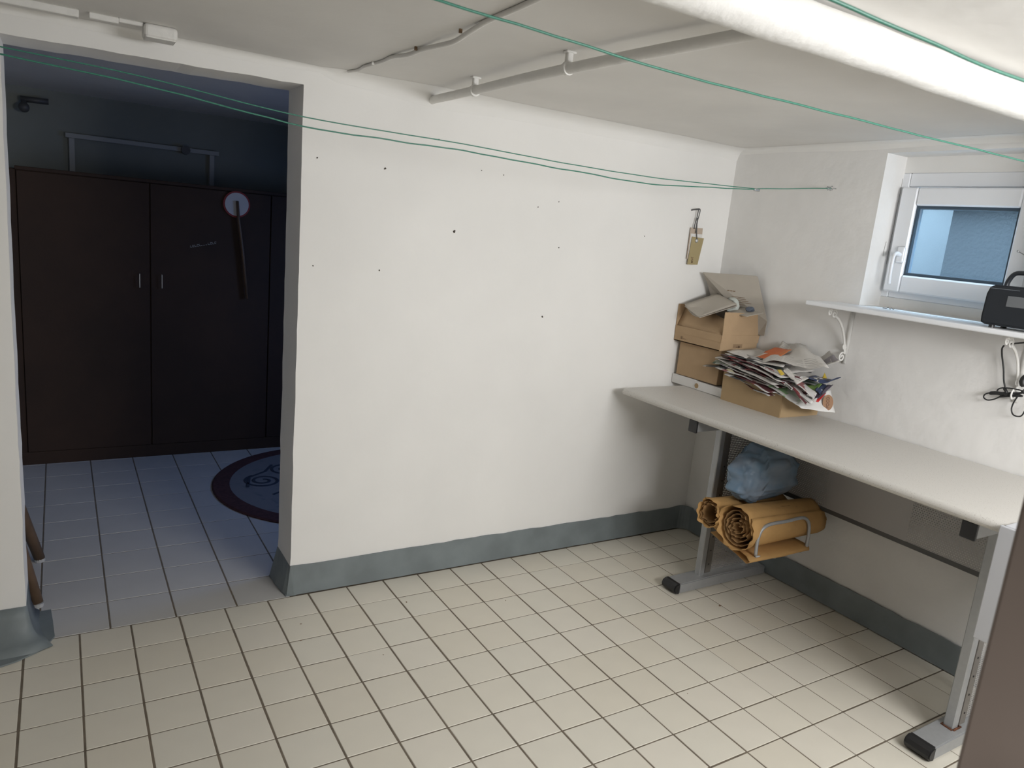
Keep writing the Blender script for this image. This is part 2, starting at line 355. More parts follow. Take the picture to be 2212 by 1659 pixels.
# ------------------------------------------------------------------ floors
T = .155; XC, YW = 18.0104, .1
bm = BM(); box(bm, (-3.6, -3.3, -.12), (.25, .25, -.0012)); floor = obj('floor', bm, M['grout']); tag(floor, 'cream square tiled floor of the cellar room', kind=S)
cnt = {}
def tile_mesh(w, h, key):
    if key in cnt: return cnt[key]
    bm = BM(); box(bm, (-w / 2, -h / 2, -.006), (w / 2, h / 2, 0), .0012)
    me = bpy.data.meshes.new('tile'); bm.to_mesh(me); bm.free(); cnt[key] = me; return me
def visible(x, y):
    p = Vector((x, y, 0)) - CAM; zz = p.dot(f)
    if zz < .3: return False
    u = 1106 + F * p.dot(r) / zz; v = 829.5 + F * p.dot(d) / zz
    return -150 < u < 2350 and v < 1800
rest = BM(); nv = 0
for row in range(0, 20):
    for c in range(-5, 18):
        x0 = (c - XC) * T; x1 = x0 + T; y1 = (-row - YW) * T; y0 = y1 - T
        x1 = min(x1, -.004)
        if x1 - x0 < .02: continue
        gx, gy = .0058, .0042
        if c >= 12: gx = .0036
        if row >= 8: gy = .0052
        w_, h_ = x1 - x0 - gx, y1 - y0 - gy
        cx, cy = (x0 + x1) / 2, (y0 + y1) / 2
        jx, jy = RND.uniform(-.0006, .0006), RND.uniform(-.0006, .0006)
        if visible(cx, cy) and nv < 296:
            vi = RND.randrange(4); me = tile_mesh(w_, h_, (round(w_, 4), round(h_, 4), vi))
            if not me.materials: me.materials.append(M['tile'][vi])
            o = bpy.data.objects.new('tile', me); o.location = (cx + jx, cy + jy, RND.uniform(-.0002, .0003)); link(o, floor); nv += 1
            o.rotation_euler = (RND.uniform(-.0012, .0012), RND.uniform(-.0012, .0012), RND.uniform(-.003, .003))
        else:
            box(rest, (cx - w_ / 2, cy - h_ / 2, -.006), (cx + w_ / 2, cy + h_ / 2, 0))
tag(obj('tile_field', rest, M['tile'][0], floor), kind='stuff')
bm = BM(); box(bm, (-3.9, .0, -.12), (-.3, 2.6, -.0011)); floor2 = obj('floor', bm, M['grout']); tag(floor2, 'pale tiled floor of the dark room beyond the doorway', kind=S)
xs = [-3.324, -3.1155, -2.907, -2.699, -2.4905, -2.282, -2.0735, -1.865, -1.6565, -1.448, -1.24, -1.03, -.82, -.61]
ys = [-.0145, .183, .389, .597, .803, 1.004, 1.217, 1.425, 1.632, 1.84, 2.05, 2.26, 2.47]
for j in range(len(ys) - 1):
    for i in range(len(xs) - 1):
        x0, x1 = xs[i], xs[i + 1]
        if j == 0:
            if x1 <= JL or x0 >= JR: continue
            x0 = max(x0, JL); x1 = min(x1, JR)
        w_, h_ = x1 - x0 - .0055, ys[j + 1] - ys[j] - .004
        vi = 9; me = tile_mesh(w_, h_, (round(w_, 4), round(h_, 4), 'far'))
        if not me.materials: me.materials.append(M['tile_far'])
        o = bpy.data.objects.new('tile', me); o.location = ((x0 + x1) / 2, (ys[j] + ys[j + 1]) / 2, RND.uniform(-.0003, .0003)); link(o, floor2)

# room beyond the doorway
bm = BM(); box(bm, (-3.9, 2.46, 0), (-.3, 2.6, 2.2)); M['far'] = mat('grey_far_plaster', (.27, .28, .25), .95, nscale=3, namt=.1)  # one even grey-green base colour for the far wall
bm_ = 0; tag(obj('wall_far', bm, M['far']), 'grey wall of the far room behind the wardrobe', kind=S)
bm = BM(); box(bm, (-3.9, WT, 0), (-3.75, 2.46, 2.2)); tag(obj('wall_far_left', bm, M['wall']), 'left wall of the dark room beyond the doorway', kind=S)
bm = BM(); box(bm, (-.45, WT, 0), (-.3, 2.46, 2.2)); tag(obj('wall_far_right', bm, M['wall']), 'right wall of the dark room beyond the doorway', kind=S)
bm = BM(); box(bm, (-3.9, WT, 1.985), (-.3, 2.6, 2.1)); tag(obj('ceiling', bm, M['ceil']), 'dim ceiling of the far room beyond the doorway', kind=S)

# ------------------------------------------------------------------ window over the shelf
win = empty('window_1', (WX, WY0, WZ0)); tag(win, 'small white plastic cellar window with a frosted pane', kind=S)
def wpart(name, bm, m, parent=None, smooth=False):
    o = obj(name, bm, m, parent if parent is not None else win, smooth)
    if parent is None or parent is win: o.matrix_parent_inverse = Matrix.Translation((-WX, -WY0, -WZ0))
    return o
def ringbox(bm, y0, y1, z0, z1, wd, xa, xb, bev=.004):
    box(bm, (xa, y0 - wd, z0), (xb, y0, z1), bev); box(bm, (xa, y1, z0), (xb, y1 + wd, z1), bev)
    box(bm, (xa, y1 + wd, z0), (xb, y0 - wd, z0 + wd), bev); box(bm, (xa, y1 + wd, z1 - wd), (xb, y0 - wd, z1), bev)
bm = BM(); ringbox(bm, -.755, -1.395, 1.335, 1.838, .055, .135, .20)
wpart('frame', bm, M['plastic_white'])
bm = BM(); ringbox(bm, -.800, -1.325, 1.362, 1.778, .070, .105, .165, .006)
sash = wpart('sash', bm, M['plastic_white'])
bm = BM(); ringbox(bm, -.868, -1.257, 1.432, 1.708, .010, .118, .15, .0)
wpart('gasket', bm, M['gasket'])
bm = BM(); ringbox(bm, -.876, -1.249, 1.440, 1.700, .004, .130, .15, .0)
wpart('spacer', bm, mat('steel_blue_spacer', (.22, .30, .38), .4))
gl = bpy.data.materials.new('frosted_dirty_glass'); gl.use_nodes = True; nt = gl.node_tree; b = nt.nodes['Principled BSDF']
nt.nodes.remove(b); out_ = nt.nodes['Material Output']; tr_ = nt.nodes.new('ShaderNodeBsdfTransparent'); tr_.inputs[0].default_value = (.84, .93, .97, 1)
tl_ = nt.nodes.new('ShaderNodeBsdfTranslucent'); tl_.inputs[0].default_value = (.72, .84, .92, 1); mx_ = nt.nodes.new('ShaderNodeMixShader'); mx_.inputs[0].default_value = .09
nt.links.new(tr_.outputs[0], mx_.inputs[1]); nt.links.new(tl_.outputs[0], mx_.inputs[2]); nt.links.new(mx_.outputs[0], out_.inputs[0])
bm = BM(); box(bm, (.142, -1.252, 1.437), (.147, -.873, 1.703)); wpart('pane', bm, gl)
bm = BM(); box(bm, (.135, -1.42, 1.29), (.25, -.78, 1.336)); box(bm, (.135, -1.42, 1.837), (.25, -.78, 1.90)); box(bm, (.137, -1.42, 1.33), (.25, -1.393, 1.84)); box(bm, (.137, -.757, 1.33), (.25, -.779, 1.84))
tag(obj('trim_5', bm, M['wall']), 'plaster infill around the cellar window frame', kind=S)
# handle
bm = BM(); box(bm, (.094, -.870, 1.478), (.106, -.836, 1.545), .008, 3); h = wpart('handle', bm, M['plastic_white'])
bm = BM(); tube(bm, smoothpts([(.098, -.853, 1.512), (.066, -.853, 1.514), (.056, -.853, 1.50), (.054, -.853, 1.46), (.056, -.853, 1.42), (.060, -.853, 1.392)]), [.009] * 6 + [.0062] * 30, 8)
lv = wpart('lever', bm, M['plastic_white'], None, True)
# light well outside
bm = BM()
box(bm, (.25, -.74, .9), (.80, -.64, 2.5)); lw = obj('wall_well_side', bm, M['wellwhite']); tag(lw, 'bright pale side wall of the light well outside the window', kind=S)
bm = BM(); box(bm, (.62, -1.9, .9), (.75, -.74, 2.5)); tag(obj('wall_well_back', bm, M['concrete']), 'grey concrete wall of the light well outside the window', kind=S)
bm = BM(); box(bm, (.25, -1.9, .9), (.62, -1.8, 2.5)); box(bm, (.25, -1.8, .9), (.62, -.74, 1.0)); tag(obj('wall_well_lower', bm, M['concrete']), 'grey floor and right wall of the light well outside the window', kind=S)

# ------------------------------------------------------------------ ceiling pipes and cable
big = empty('heating_pipe', (-1.2, -1.62, 1.894)); tag(big, 'thick white lagged pipe running along under the ceiling', 'pipe')
bm = BM(); pts = []; rad = []
for k in range(91):
    x = -3.5 + 3.5 * k / 90; pts.append((x, -1.62 + .003 * noise.noise(Vector((x * 3, 0, 0))), 1.894 + .002 * noise.noise(Vector((x * 3, 5, 0)))))
    rad.append(.0425 + .0035 * noise.noise(Vector((x * 5, 2, 2))))
tube(bm, pts, rad, 24); o = obj('lagging', bm, M['pipe'], big, True); o.matrix_parent_inverse = Matrix.Translation((1.2, 1.62, -1.894))
sp = empty('water_pipe', (-1.62, -.8, 1.905)); tag(sp, 'thin white painted pipe on two clips below the ceiling', 'pipe')
bm = BM(); pp = [(-1.625, .0, 1.9), (-1.622, -.02, 1.905), (-1.626, -.2, 1.903), (-1.636, -.45, 1.9), (-1.645, -.7, 1.898), (-1.640, -.95, 1.898), (-1.622, -1.2, 1.9), (-1.598, -1.45, 1.902), (-1.585, -1.62, 1.902)]
tube(bm, smoothpts(pp, 5), .0145, 14); o = obj('tube', bm, M['pipe'], sp, True); o.matrix_parent_inverse = Matrix.Translation((1.62, .8, -1.905))
for y, x in [(-.36, -1.633), (-.905, -1.642)]:
    bm = BM(); box(bm, (x - .010, y - .008, 1.905), (x + .008, y + .008, H), .002)
    tube(bm, [(x - .001, y - .006, 1.899), (x - .001, y + .006, 1.899)], .0185, 14)
    box(bm, (x - .016, y - .011, H - .006), (x + .016, y + .011, H), .002)
    o = obj('clip', bm, M['pipe'], sp); o.matrix_parent_inverse = Matrix.Translation((1.62, .8, -1.905))
bm = BM(); pp = [(-1.957, -.044, 1.938), (-1.945, -.12, 1.937), (-1.952, -.2, 1.936), (-1.940, -.32, 1.938), (-1.946, -.42, 1.936), (-1.938, -.52, 1.930), (-1.930, -.6, 1.934), (-1.934, -.7, 1.927), (-1.931, -.8, 1.924), (-1.938, -.9, 1.930), (-1.944, -1.0, 1.936), (-1.95, -1.15, 1.936), (-1.96, -1.35, 1.936), (-1.96, -1.6, 1.937)]
tube(bm, smoothpts(pp, 5), [.0045 + .0022 * min(1, i / 30) for i in range(66)], 10)
cc = obj('ceiling_cable', bm, M['pipe'], None, True); tag(cc, 'white painted cable sagging between clips on the ceiling', 'cable')
for y, x in [(-.58, -1.934), (-.86, -1.936), (-.27, -1.945)]:
    bm = BM(); box(bm, (x - .012, y - .003, 1.932), (x - .004, y + .003, H), .0008); obj('clip', bm, M['inkbrown'] if y < -.3 else M['pipe'], cc)
# hairline cracks on the ceiling are paint grooves: thin ridges
jb = empty('junction_box', (-2.545, -.125, 1.92)); tag(jb, 'small white junction box above the doorway corner', 'junction box')
bm = BM(); box(bm, (-2.590, -.165, 1.906), (-2.502, -.088, H), .010, 3); o = obj('housing', bm, M['pipe'], jb); o.matrix_parent_inverse = Matrix.Translation((2.545, .125, -1.92))
bm = BM(); box(bm, (-2.586, -.160, 1.9045), (-2.507, -.093, 1.909), .004, 2); o = obj('lid', bm, M['pipe'], jb); o.matrix_parent_inverse = Matrix.Translation((2.545, .125, -1.92))
cdt = empty('cable_trunking', (-2.8, -.15, 1.93)); tag(cdt, 'white cable trunking in short lengths along the wall top left of junction box', 'trunking')
for a, b_, h_, wd in [(-3.45, -2.748, 1.922, .034), (-2.724, -2.652, 1.926, .026), (-2.652, -2.59, 1.931, .012)]:
    bm = BM(); box(bm, (a, -.150, h_), (b_, -.150 + wd, H), .002); o = obj('trunking_length', bm, M['pipe'], cdt); o.matrix_parent_inverse = Matrix.Translation((2.8, .15, -1.93))

# ------------------------------------------------------------------ clotheslines
cl = empty('clothesline', (0, -.574, 1.76)); tag(cl, 'green clothesline doubled from a hook beside the window, nearest the doorway wall', 'clothesline', 'green clotheslines under the ceiling')
def cpart(name, bm, m, sm=True, o_=(0, -.574, 1.76), par=None):
    o = obj(name, bm, m, par or cl, sm); o.matrix_parent_inverse = Matrix.Translation(-Vector(o_)); return o
def wavy(p, amp=.0012):
    q = smoothpts(p, 8); return [v + Vector((0, noise.noise(v * 9) * amp, noise.noise(v * 11 + Vector((3, 3, 3))) * amp)) for v in q]
bm = BM(); tube(bm, wavy([(-.03, -.574, 1.7585), (-.15, -.574, 1.746), (-.3, -.574, 1.729), (-.482, -.574, 1.709)]), .0019, 6); cpart('cord', bm, M['line'])
bm = BM(); tube(bm, wavy([(-.482, -.574, 1.709), (-.62, -.572, 1.704), (-.8, -.572, 1.698), (-1.036, -.572, 1.692), (-1.4, -.572, 1.694), (-1.77, -.572, 1.704), (-2.248, -.572, 1.709), (-2.64, -.572, 1.742), (-3.0, -.572, 1.757), (-3.5, -.574, 1.775)], .0006), .0017, 6); cpart('cord', bm, M['line'])
bm = BM(); tube(bm, wavy([(-.482, -.576, 1.707), (-.62, -.576, 1.696), (-.75, -.576, 1.686), (-1.032, -.576, 1.668), (-1.3, -.576, 1.672), (-1.5, -.576, 1.676), (-1.77, -.576, 1.685), (-2.0, -.576, 1.683), (-2.247, -.576, 1.684), (-2.64, -.576, 1.722), (-3.0, -.576, 1.742), (-3.5, -.576, 1.77)], .003), .0021, 6); cpart('cord', bm, M['line'])
bm = BM(); box(bm, (-.495, -.579, 1.700), (-.463, -.570, 1.710), .003, 2); cpart('clamp', bm, M['steel'])
bm = BM(); tube(bm, [(-.066 + .004 * math.cos(a), -.574 + .004 * math.sin(a), 1.759) for a in (0, 1)], .001, 5)
for i in range(4): tube(bm, [(-.058 + i * .007, -.574, 1.752 - .004 * (i % 2)), (-.058 + i * .007, -.574, 1.764)], .0022, 6)
tube(bm, [(-.028 + .008 * math.cos(a), -.574, 1.760 + .008 * math.sin(a)) for a in [k * PI / 6 for k in range(2, 12)]], .0016, 6)
tube(bm, [(-.02, -.574, 1.760), (.0, -.574, 1.760)], .002, 6); cpart('hook', bm, M['steel'])
ln = empty('clothesline', (0, -1.58, 1.77)); tag(ln, 'single green clothesline crossing under the thin ceiling pipe', 'clothesline', 'green clotheslines under the ceiling')
bm = BM(); tube(bm, wavy([(0, -1.58, 1.775), (-.3, -1.58, 1.772), (-.613, -1.58, 1.770), (-1.0, -1.58, 1.768), (-1.421, -1.58, 1.767), (-1.821, -1.58, 1.765), (-2.033, -1.58, 1.771), (-2.335, -1.58, 1.782), (-2.9, -1.58, 1.80), (-3.5, -1.58, 1.82)], .002), .0022, 6); cpart('cord', bm, M['line'], True, (0, -1.58, 1.77), ln)
ln = empty('clothesline', (0, -2.03, 1.76)); tag(ln, 'green clothesline beyond the thick white pipe, at the top right corner', 'clothesline', 'green clotheslines under the ceiling')
bm = BM(); tube(bm, wavy([(0, -2.03, 1.77), (-.8, -2.03, 1.755), (-1.597, -2.03, 1.750), (-1.885, -2.03, 1.755), (-2.045, -2.03, 1.759), (-2.6, -2.03, 1.775), (-3.5, -2.03, 1.81)], .001), .0024, 6); cpart('cord', bm, M['line'], True, (0, -2.03, 1.76), ln)

# ------------------------------------------------------------------ wardrobe in the far room
wd = empty('wardrobe', (-2.39, 1.85, 0)); tag(wd, 'dark brown wooden wardrobe with double doors in the unlit room', 'wardrobe')
def wp(name, bm, m, parent=None):
    o = obj(name, bm, m, parent or wd)
    if parent is None: o.matrix_parent_inverse = Matrix.Translation((2.39, -1.85, 0))
    return o
bm = BM(); box(bm, (-3.06, 1.868, 0), (-1.14, 2.40, 1.535)); wp('carcass', bm, M['wood_dark'])
bm = BM(); box(bm, (-2.99, 1.845, 1.530), (-1.12, 2.42, 1.548), .002); wp('top_board', bm, M['wood_dark'])
bm = BM(); box(bm, (-3.06, 1.853, 0), (-1.14, 1.87, .07)); wp('plinth', bm, M['wood_dark'])
for a, b_, hx in [(-2.985, -2.393, -2.445), (-2.389, -1.757, -2.335), (-1.753, -1.16, -1.21)]:
    bm = BM(); box(bm, (a + .001, 1.85, .072), (b_ - .001, 1.868, 1.527), .0015); dr_ = wp('door', bm, M['wood_dark'])
    bm = BM(); tube(bm, [(hx, 1.85, 1.045), (hx, 1.832, 1.045), (hx, 1.832, .972), (hx, 1.85, .972)], .003, 6)
    o = obj('handle', bm, M['steel'], dr_); o.matrix_parent_inverse = Matrix.Translation((2.39, -1.85, 0)); o.matrix_parent_inverse = Matrix()
bm = BM(); box(bm, (-3.06, 1.856, .07), (-2.988, 1.869, 1.53)); wp('side_panel', bm, M['wood_dark'])
bm = BM()
for i in range(12):
    x = -2.19 + i * .0115; z = 1.203 + i * .0026
    if i in (5, 6, 7): box(bm, (x, 1.848, z), (x + .006, 1.8505, z + .003)); continue
    box(bm, (x, 1.848, z), (x + .0095, 1.8505, z + .003)); box(bm, (x, 1.848, z + .009), (x + .008 * (i % 2) + .002, 1.8505, z + .012)); box(bm, (x, 1.848, z), (x + .002, 1.8505, z + .012))
wp('sticker_remains', bm, M['rail'])
# signalling disc
dc = empty('disc_paddle', (-1.948, 1.83, 1.46)); tag(dc, 'white round disc with red rim on a brown stick against the wardrobe door', 'paddle')
def dp(name, bm, m, sm=False): o = obj(name, bm, m, dc, sm); o.matrix_parent_inverse = Matrix.Translation((1.948, -1.83, -1.46)); return o
bm = BM(); cyl(bm, (-1.948, 1.838, 1.46), .073, .010, 'y', 32); dp('rim', bm, mat('dark_red_paint', (.26, .02, .02), .5))
bm = BM(); cyl(bm, (-1.948, 1.834, 1.46), .064, .006, 'y', 32); dp('face', bm, mat('white_reflector', (.55, .53, .52), .5))
bm = BM(); tube(bm, [(-1.948, 1.826, 1.478), (-1.940, 1.826, 1.38), (-1.915, 1.826, 1.20), (-1.886, 1.826, .93)], [.013, .014, .015, .013], 10, flat=.6); dp('handle', bm, M['wood_leg'], True)
# white rail frame above wardrobe
fr = empty('wall_rail', (-2.35, 2.44, 1.74)); tag(fr, 'faint white frame on the far wall above the wardrobe', 'frame')
def fp(name, bm, m): o = obj(name, bm, m, fr); o.matrix_parent_inverse = Matrix.Translation((2.35, -2.44, -1.74)); return o
bm = BM(); box(bm, (-2.765, 2.425, 1.742), (-1.945, 2.46, 1.768), .002); fp('top_bar', bm, M['rail'])
for x in (-2.735, -1.985):
    bm = BM(); box(bm, (x - .014, 2.43, 1.50), (x + .014, 2.46, 1.742), .002); fp('side_bar', bm, M['rail'])
bm = BM(); cyl(bm, (-2.139, 2.40, 1.752), .026, .03, 'y', 14); fp('knob', bm, M['metal_dark'])
# dark pipe with valve near the far ceiling
vp = empty('valve_pipe', (-2.95, 2.40, 1.88)); tag(vp, 'dark pipe with a valve knob below the far ceiling, left', 'pipe')
def vpp(name, bm, m): o = obj(name, bm, m, vp, True); o.matrix_parent_inverse = Matrix.Translation((2.95, -2.40, -1.88)); return o
bm = BM(); tube(bm, [(-2.97, 2.42, 1.915), (-2.84, 2.42, 1.918)], .016, 10); vpp('tube', bm, M['metal_dark'])
bm = BM(); cyl(bm, (-2.955, 2.37, 1.87), .026, .04, 'y', 14); vpp('valve_knob', bm, M['metal_dark'])
bm = BM(); tube(bm, [(-2.955, 2.42, 1.915), (-2.955, 2.41, 1.86)], .014, 10); vpp('elbow', bm, M['metal_dark'])
# pale hanging cloth/curtain at far left
bm = BM(); A = []
for k in range(9):
    yy = 1.0 + k * .07; A.append((-3.06 + .012 * (k % 2), yy))
prism(bm, A + [(x - .004, y) for x, y in reversed(A)], 'z', 1.58, 1.96)
# rug
rg = empty('round_rug', (-1.54, 1.16, 0)); tag(rg, 'round rug with dark maroon border and blue-grey scroll pattern', 'rug')
m = bpy.data.materials.new('rug_field'); m.use_nodes = True; nt = m.node_tree; b = nt.nodes['Principled BSDF']; b.inputs['Roughness'].default_value = .95
tc = nt.nodes.new('ShaderNodeTexCoord'); n1 = nt.nodes.new('ShaderNodeTexNoise'); n1.inputs['Scale'].default_value = 5; n1.inputs['Distortion'].default_value = 2.5; n1.inputs['Detail'].default_value = 1
nt.links.new(tc.outputs['Object'], n1.inputs['Vector']); cr = nt.nodes.new('ShaderNodeValToRGB'); e = cr.color_ramp.elements
e[0].position = .20; e[0].color = (.12, .13, .15, 1); e[1].position = .42; e[1].color = (.20, .20, .21, 1)
nt.links.new(n1.outputs['Fac'], cr.inputs['Fac']); nt.links.new(cr.outputs['Color'], b.inputs['Base Color'])
bm = BM(); cyl(bm, (0, 0, .001), .55, .0085, 'z', 72); obj('field', bm, m, rg)
bm = BM(); N_ = 72; vs = []
for k in range(N_):
    a = 2 * PI * k / N_; vs.append([bm.verts.new((math.cos(a) * q, math.sin(a) * q, z)) for q, z in ((.545, .001), (.545, .0112), (.625, .0112), (.632, .006), (.632, .001))])
for k in range(N_):
    A, B = vs[k], vs[(k + 1) % N_]
    for j in range(4): bm.faces.new((A[j], B[j], B[j + 1], A[j + 1]))
obj('border', bm, mat('maroon_pile', (.085, .032, .034), .95, nscale=60, namt=.3), rg)
bm = BM()                                       # woven scrolls
def spiral(cx, cy, r0, turns, s=1, a0=0): return [(cx + math.cos(a0 + s * t) * r0 * (1 - t / (turns * 2 * PI) * .85), cy + math.sin(a0 + s * t) * r0 * (1 - t / (turns * 2 * PI) * .85), .0105) for t in [k * .3 for k in range(int(turns * 2 * PI / .3))]]
blue_pile = mat('dark_blue_pile', (.035, .045, .065), .95)
for p in (spiral(-.36, .10, .10, 2, 1, 2), spiral(-.20, .26, .11, 2, -1, 1), spiral(.2, .2, .12, 2), spiral(.25, -.2, .12, 2, -1), spiral(-.1, -.28, .10, 2),
          [(-.46, .02, .0105), (-.42, .17, .0105), (-.32, .24, .0105), (-.26, .34, .0105)], [(-.36, -.12, .0105), (-.30, -.08, .0105), (-.27, -.13, .0105)]):
    bm = BM(); tube(bm, p, .009, 6, flat=.25); obj('scroll', bm, blue_pile, rg)
# stool at the left behind the door jamb
st = empty('wooden_stool', (-3.12, .42, 0)); tag(st, 'wooden stool with round splayed legs behind the left doorway edge', 'stool')
def sp_(name, bm, m): o = obj(name, bm, m, st, True); o.matrix_parent_inverse = Matrix.Translation((3.12, -.42, 0)); return o
for bx, by, tx, ty in [(-2.915, .232, -3.02, .335), (-2.915, .613, -3.02, .51), (-3.33, .232, -3.22, .335), (-3.33, .613, -3.22, .51)]:
    bm = BM(); tube(bm, [(bx, by, .012), (tx, ty, .46)], [.019, .024], 14); lg = sp_('leg', bm, M['wood_leg'])
    bm = BM(); tube(bm, [(bx - .001, by, .0), (bx, by, .014)], .0195, 14); o = obj('foot_cap', bm, mat('pale_grey_rubber', (.45, .45, .45), .6), lg); o.matrix_parent_inverse = Matrix()
bm = BM(); cyl(bm, (-3.12, .42, .455), .165, .03, 'z', 32); sp_('seat', bm, M['wood_leg'])

# ------------------------------------------------------------------ desk
D = (-.3, -1.1, 0)
dk = empty('desk', D); tag(dk, 'long desk with speckled grey top and grey T legs along the window wall', 'desk')
def dpart(name, bm, m, sm=False, parent=None):
    o = obj(name, bm, m, parent or dk, sm); o.matrix_parent_inverse = Matrix.Translation((-D[0], -D[1], 0)) if parent is None else Matrix(); return o
bm = BM(); poly = [(-.006, .772), (-.006, .800), (-.590, .800)]
for q in range(1, 9): a = PI / 2 * q / 8; poly.append((-.590 - .018 * math.sin(a), .782 + .018 * math.cos(a)))
poly += [(-.606, .776), (-.602, .771)]
prism(bm, poly, 'y', -2.10, -.085); dpart('worktop', bm, M['desktop'])
for cy, rt in ((-.537, 0), (-1.648, 1)):
    bm = BM(); prism(bm, [(-.575, .002), (-.575, .046), (-.30, .052), (-.05, .044), (-.03, .040), (-.03, .002)], 'y', cy - .040, cy + .040)
    bmesh.ops.bevel(bm, geom=[e for e in bm.edges], offset=.004, segments=2, affect='EDGES')
    ft = dpart('foot', bm, M['metal'])
    bm = BM(); prism(bm, [(-.572, .0), (-.590, .003), (-.603, .014), (-.606, .026), (-.600, .040), (-.586, .0475), (-.572, .0475)], 'y', cy - .0415, cy + .0415)
    bmesh.ops.bevel(bm, geom=[e for e in bm.edges if abs(e.verts[0].co.y - e.verts[1].co.y) < .001], offset=.004, segments=2, affect='EDGES')
    dpart('end_cap', bm, M['black'], False)
    bm = BM(); box(bm, (-.438, cy - .016, .044), (-.408, cy + .016, .745), .003); lg = dpart('leg', bm, M['metal'])
    bm = BM(); box(bm, (-.408, cy - .018, .06), (-.375, cy - .012, .735)); dpart('slotted_strip', bm, M['strip'])
    for i in range(8):
        bm = BM(); cyl(bm, (-.392, cy - .0195, .10 + i * .065), .0035, .003, 'y', 8); dpart('slot_hole', bm, M['ink'])
    bm = BM(); box(bm, (-.150, cy - .016, .044), (-.120, cy + .016, .745), .003); dpart('leg', bm, M['metal'])
    bm = BM(); box(bm, (-.590, cy - .02, .722), (-.04, cy + .02, .771), .002); dpart('arm', bm, M['metal'])
    bm = BM(); box(bm, (-.600, cy - .022, .718), (-.588, cy + .022, .7705), .002); dpart('arm_cap', bm, M['black'])
    # perforated side sheet
    bm = BM(); uv = bm.loops.layers.uv.new('UV'); y = cy - .006
    vs = [bm.verts.new(p) for p in ((-.375, y, .06), (-.150, y, .06), (-.150, y, .72), (-.375, y, .72))]; fc = bm.faces.new(vs)
    for l in fc.loops: l[uv].uv = (l.vert.co.x + 1, l.vert.co.z)
    dpart('perforated_side', bm, M['perf'])
    if rt:
        bm = BM(); tube(bm, [(-.438 + .0, cy - .018, .050), (-.40, cy - .020, .052), (-.40, cy + .018, .050), (-.44, cy + .018, .05), (-.442, cy - .016, .05)], .004, 6)
        dpart('rusty_weld', bm, M['rust'], True)
    else:
        bm = BM(); tube(bm, [(-.442, cy + .018, .30), (-.435, cy - .018, .29)], .002, 6); dpart('weld', bm, M['metal'])
x = -.10; pan = None
for ya, yb, mm, nm in ((-.60, -.86, 'perf', 'perforated_field'), (-1.22, -1.60, 'perf', 'perforated_field')):
    bm = BM(); uv = bm.loops.layers.uv.new('UV')
    vs = [bm.verts.new(p) for p in ((x, ya, .45), (x, yb, .45), (x, yb, .745), (x, ya, .745))]; fc = bm.faces.new(vs)
    for l in fc.loops: l[uv].uv = (l.vert.co.y + 4, l.vert.co.z)
    dpart(nm, bm, M[mm])
bm = BM(); box(bm, (x - .0005, -1.22, .45), (x + .0006, -.86, .745)); dpart('modesty_panel', bm, M['sheet'])
bm = BM(); box(bm, (x - .001, -1.63, .432), (x + .014, -.57, .451), .001); box(bm, (x - .002, -1.63, .735), (x + .016, -.57, .771), .001)
for a in (-.57, -1.60): box(bm, (x - .001, a - .03, .45), (x + .012, a, .74), .001)
dpart('panel_rim', bm, M['metal_dark'])
bm = BM()
for cy in (-.9, -1.3): box(bm, (-.3, cy - .01, .75), (-.05, cy + .01, .771))
# holder (wire basket hung on the left leg)
ho = empty('wire_holder', (-.35, -.72, .28)); tag(ho, 'grey steel wire holder hung on the left desk leg, carrying kraft paper', 'holder')
def hp(name, bm, m, sm=True): o = obj(name, bm, m, ho, sm); o.matrix_parent_inverse = Matrix.Translation((.35, .72, -.28)); return o
path = [at(a_, b_, Y=-.888) for a_, b_ in ((1632, 1200), (1636, 1170), (1643, 1149), (1654, 1137), (1671, 1131), (1700, 1126), (1728, 1119), (1740, 1120), (1747, 1130), (1747, 1150), (1741, 1184))]
p0, p3 = path[0], path[-1]; bm = BM()
tube(bm, smoothpts(path, 4), .0068, 10); hp('hoop', bm, M['metal'])
bm = BM()
for xx in (p0.x + .14, p3.x - .02): tube(bm, [(xx, -.575, .275), (xx, -.75, .275), (xx, -.875, .275)], .0045, 8)
tube(bm, [(p0.x + .14, -.578, .275), (p3.x - .02, -.578, .275)], .0045, 8)
tube(bm, [(p0.x + .14, -.875, .275), p0 - Vector((0, 0, .004))], .005, 8); tube(bm, [(p3.x - .02, -.875, .275), p3], .005, 8)
hp('base_wires', bm, M['metal'])

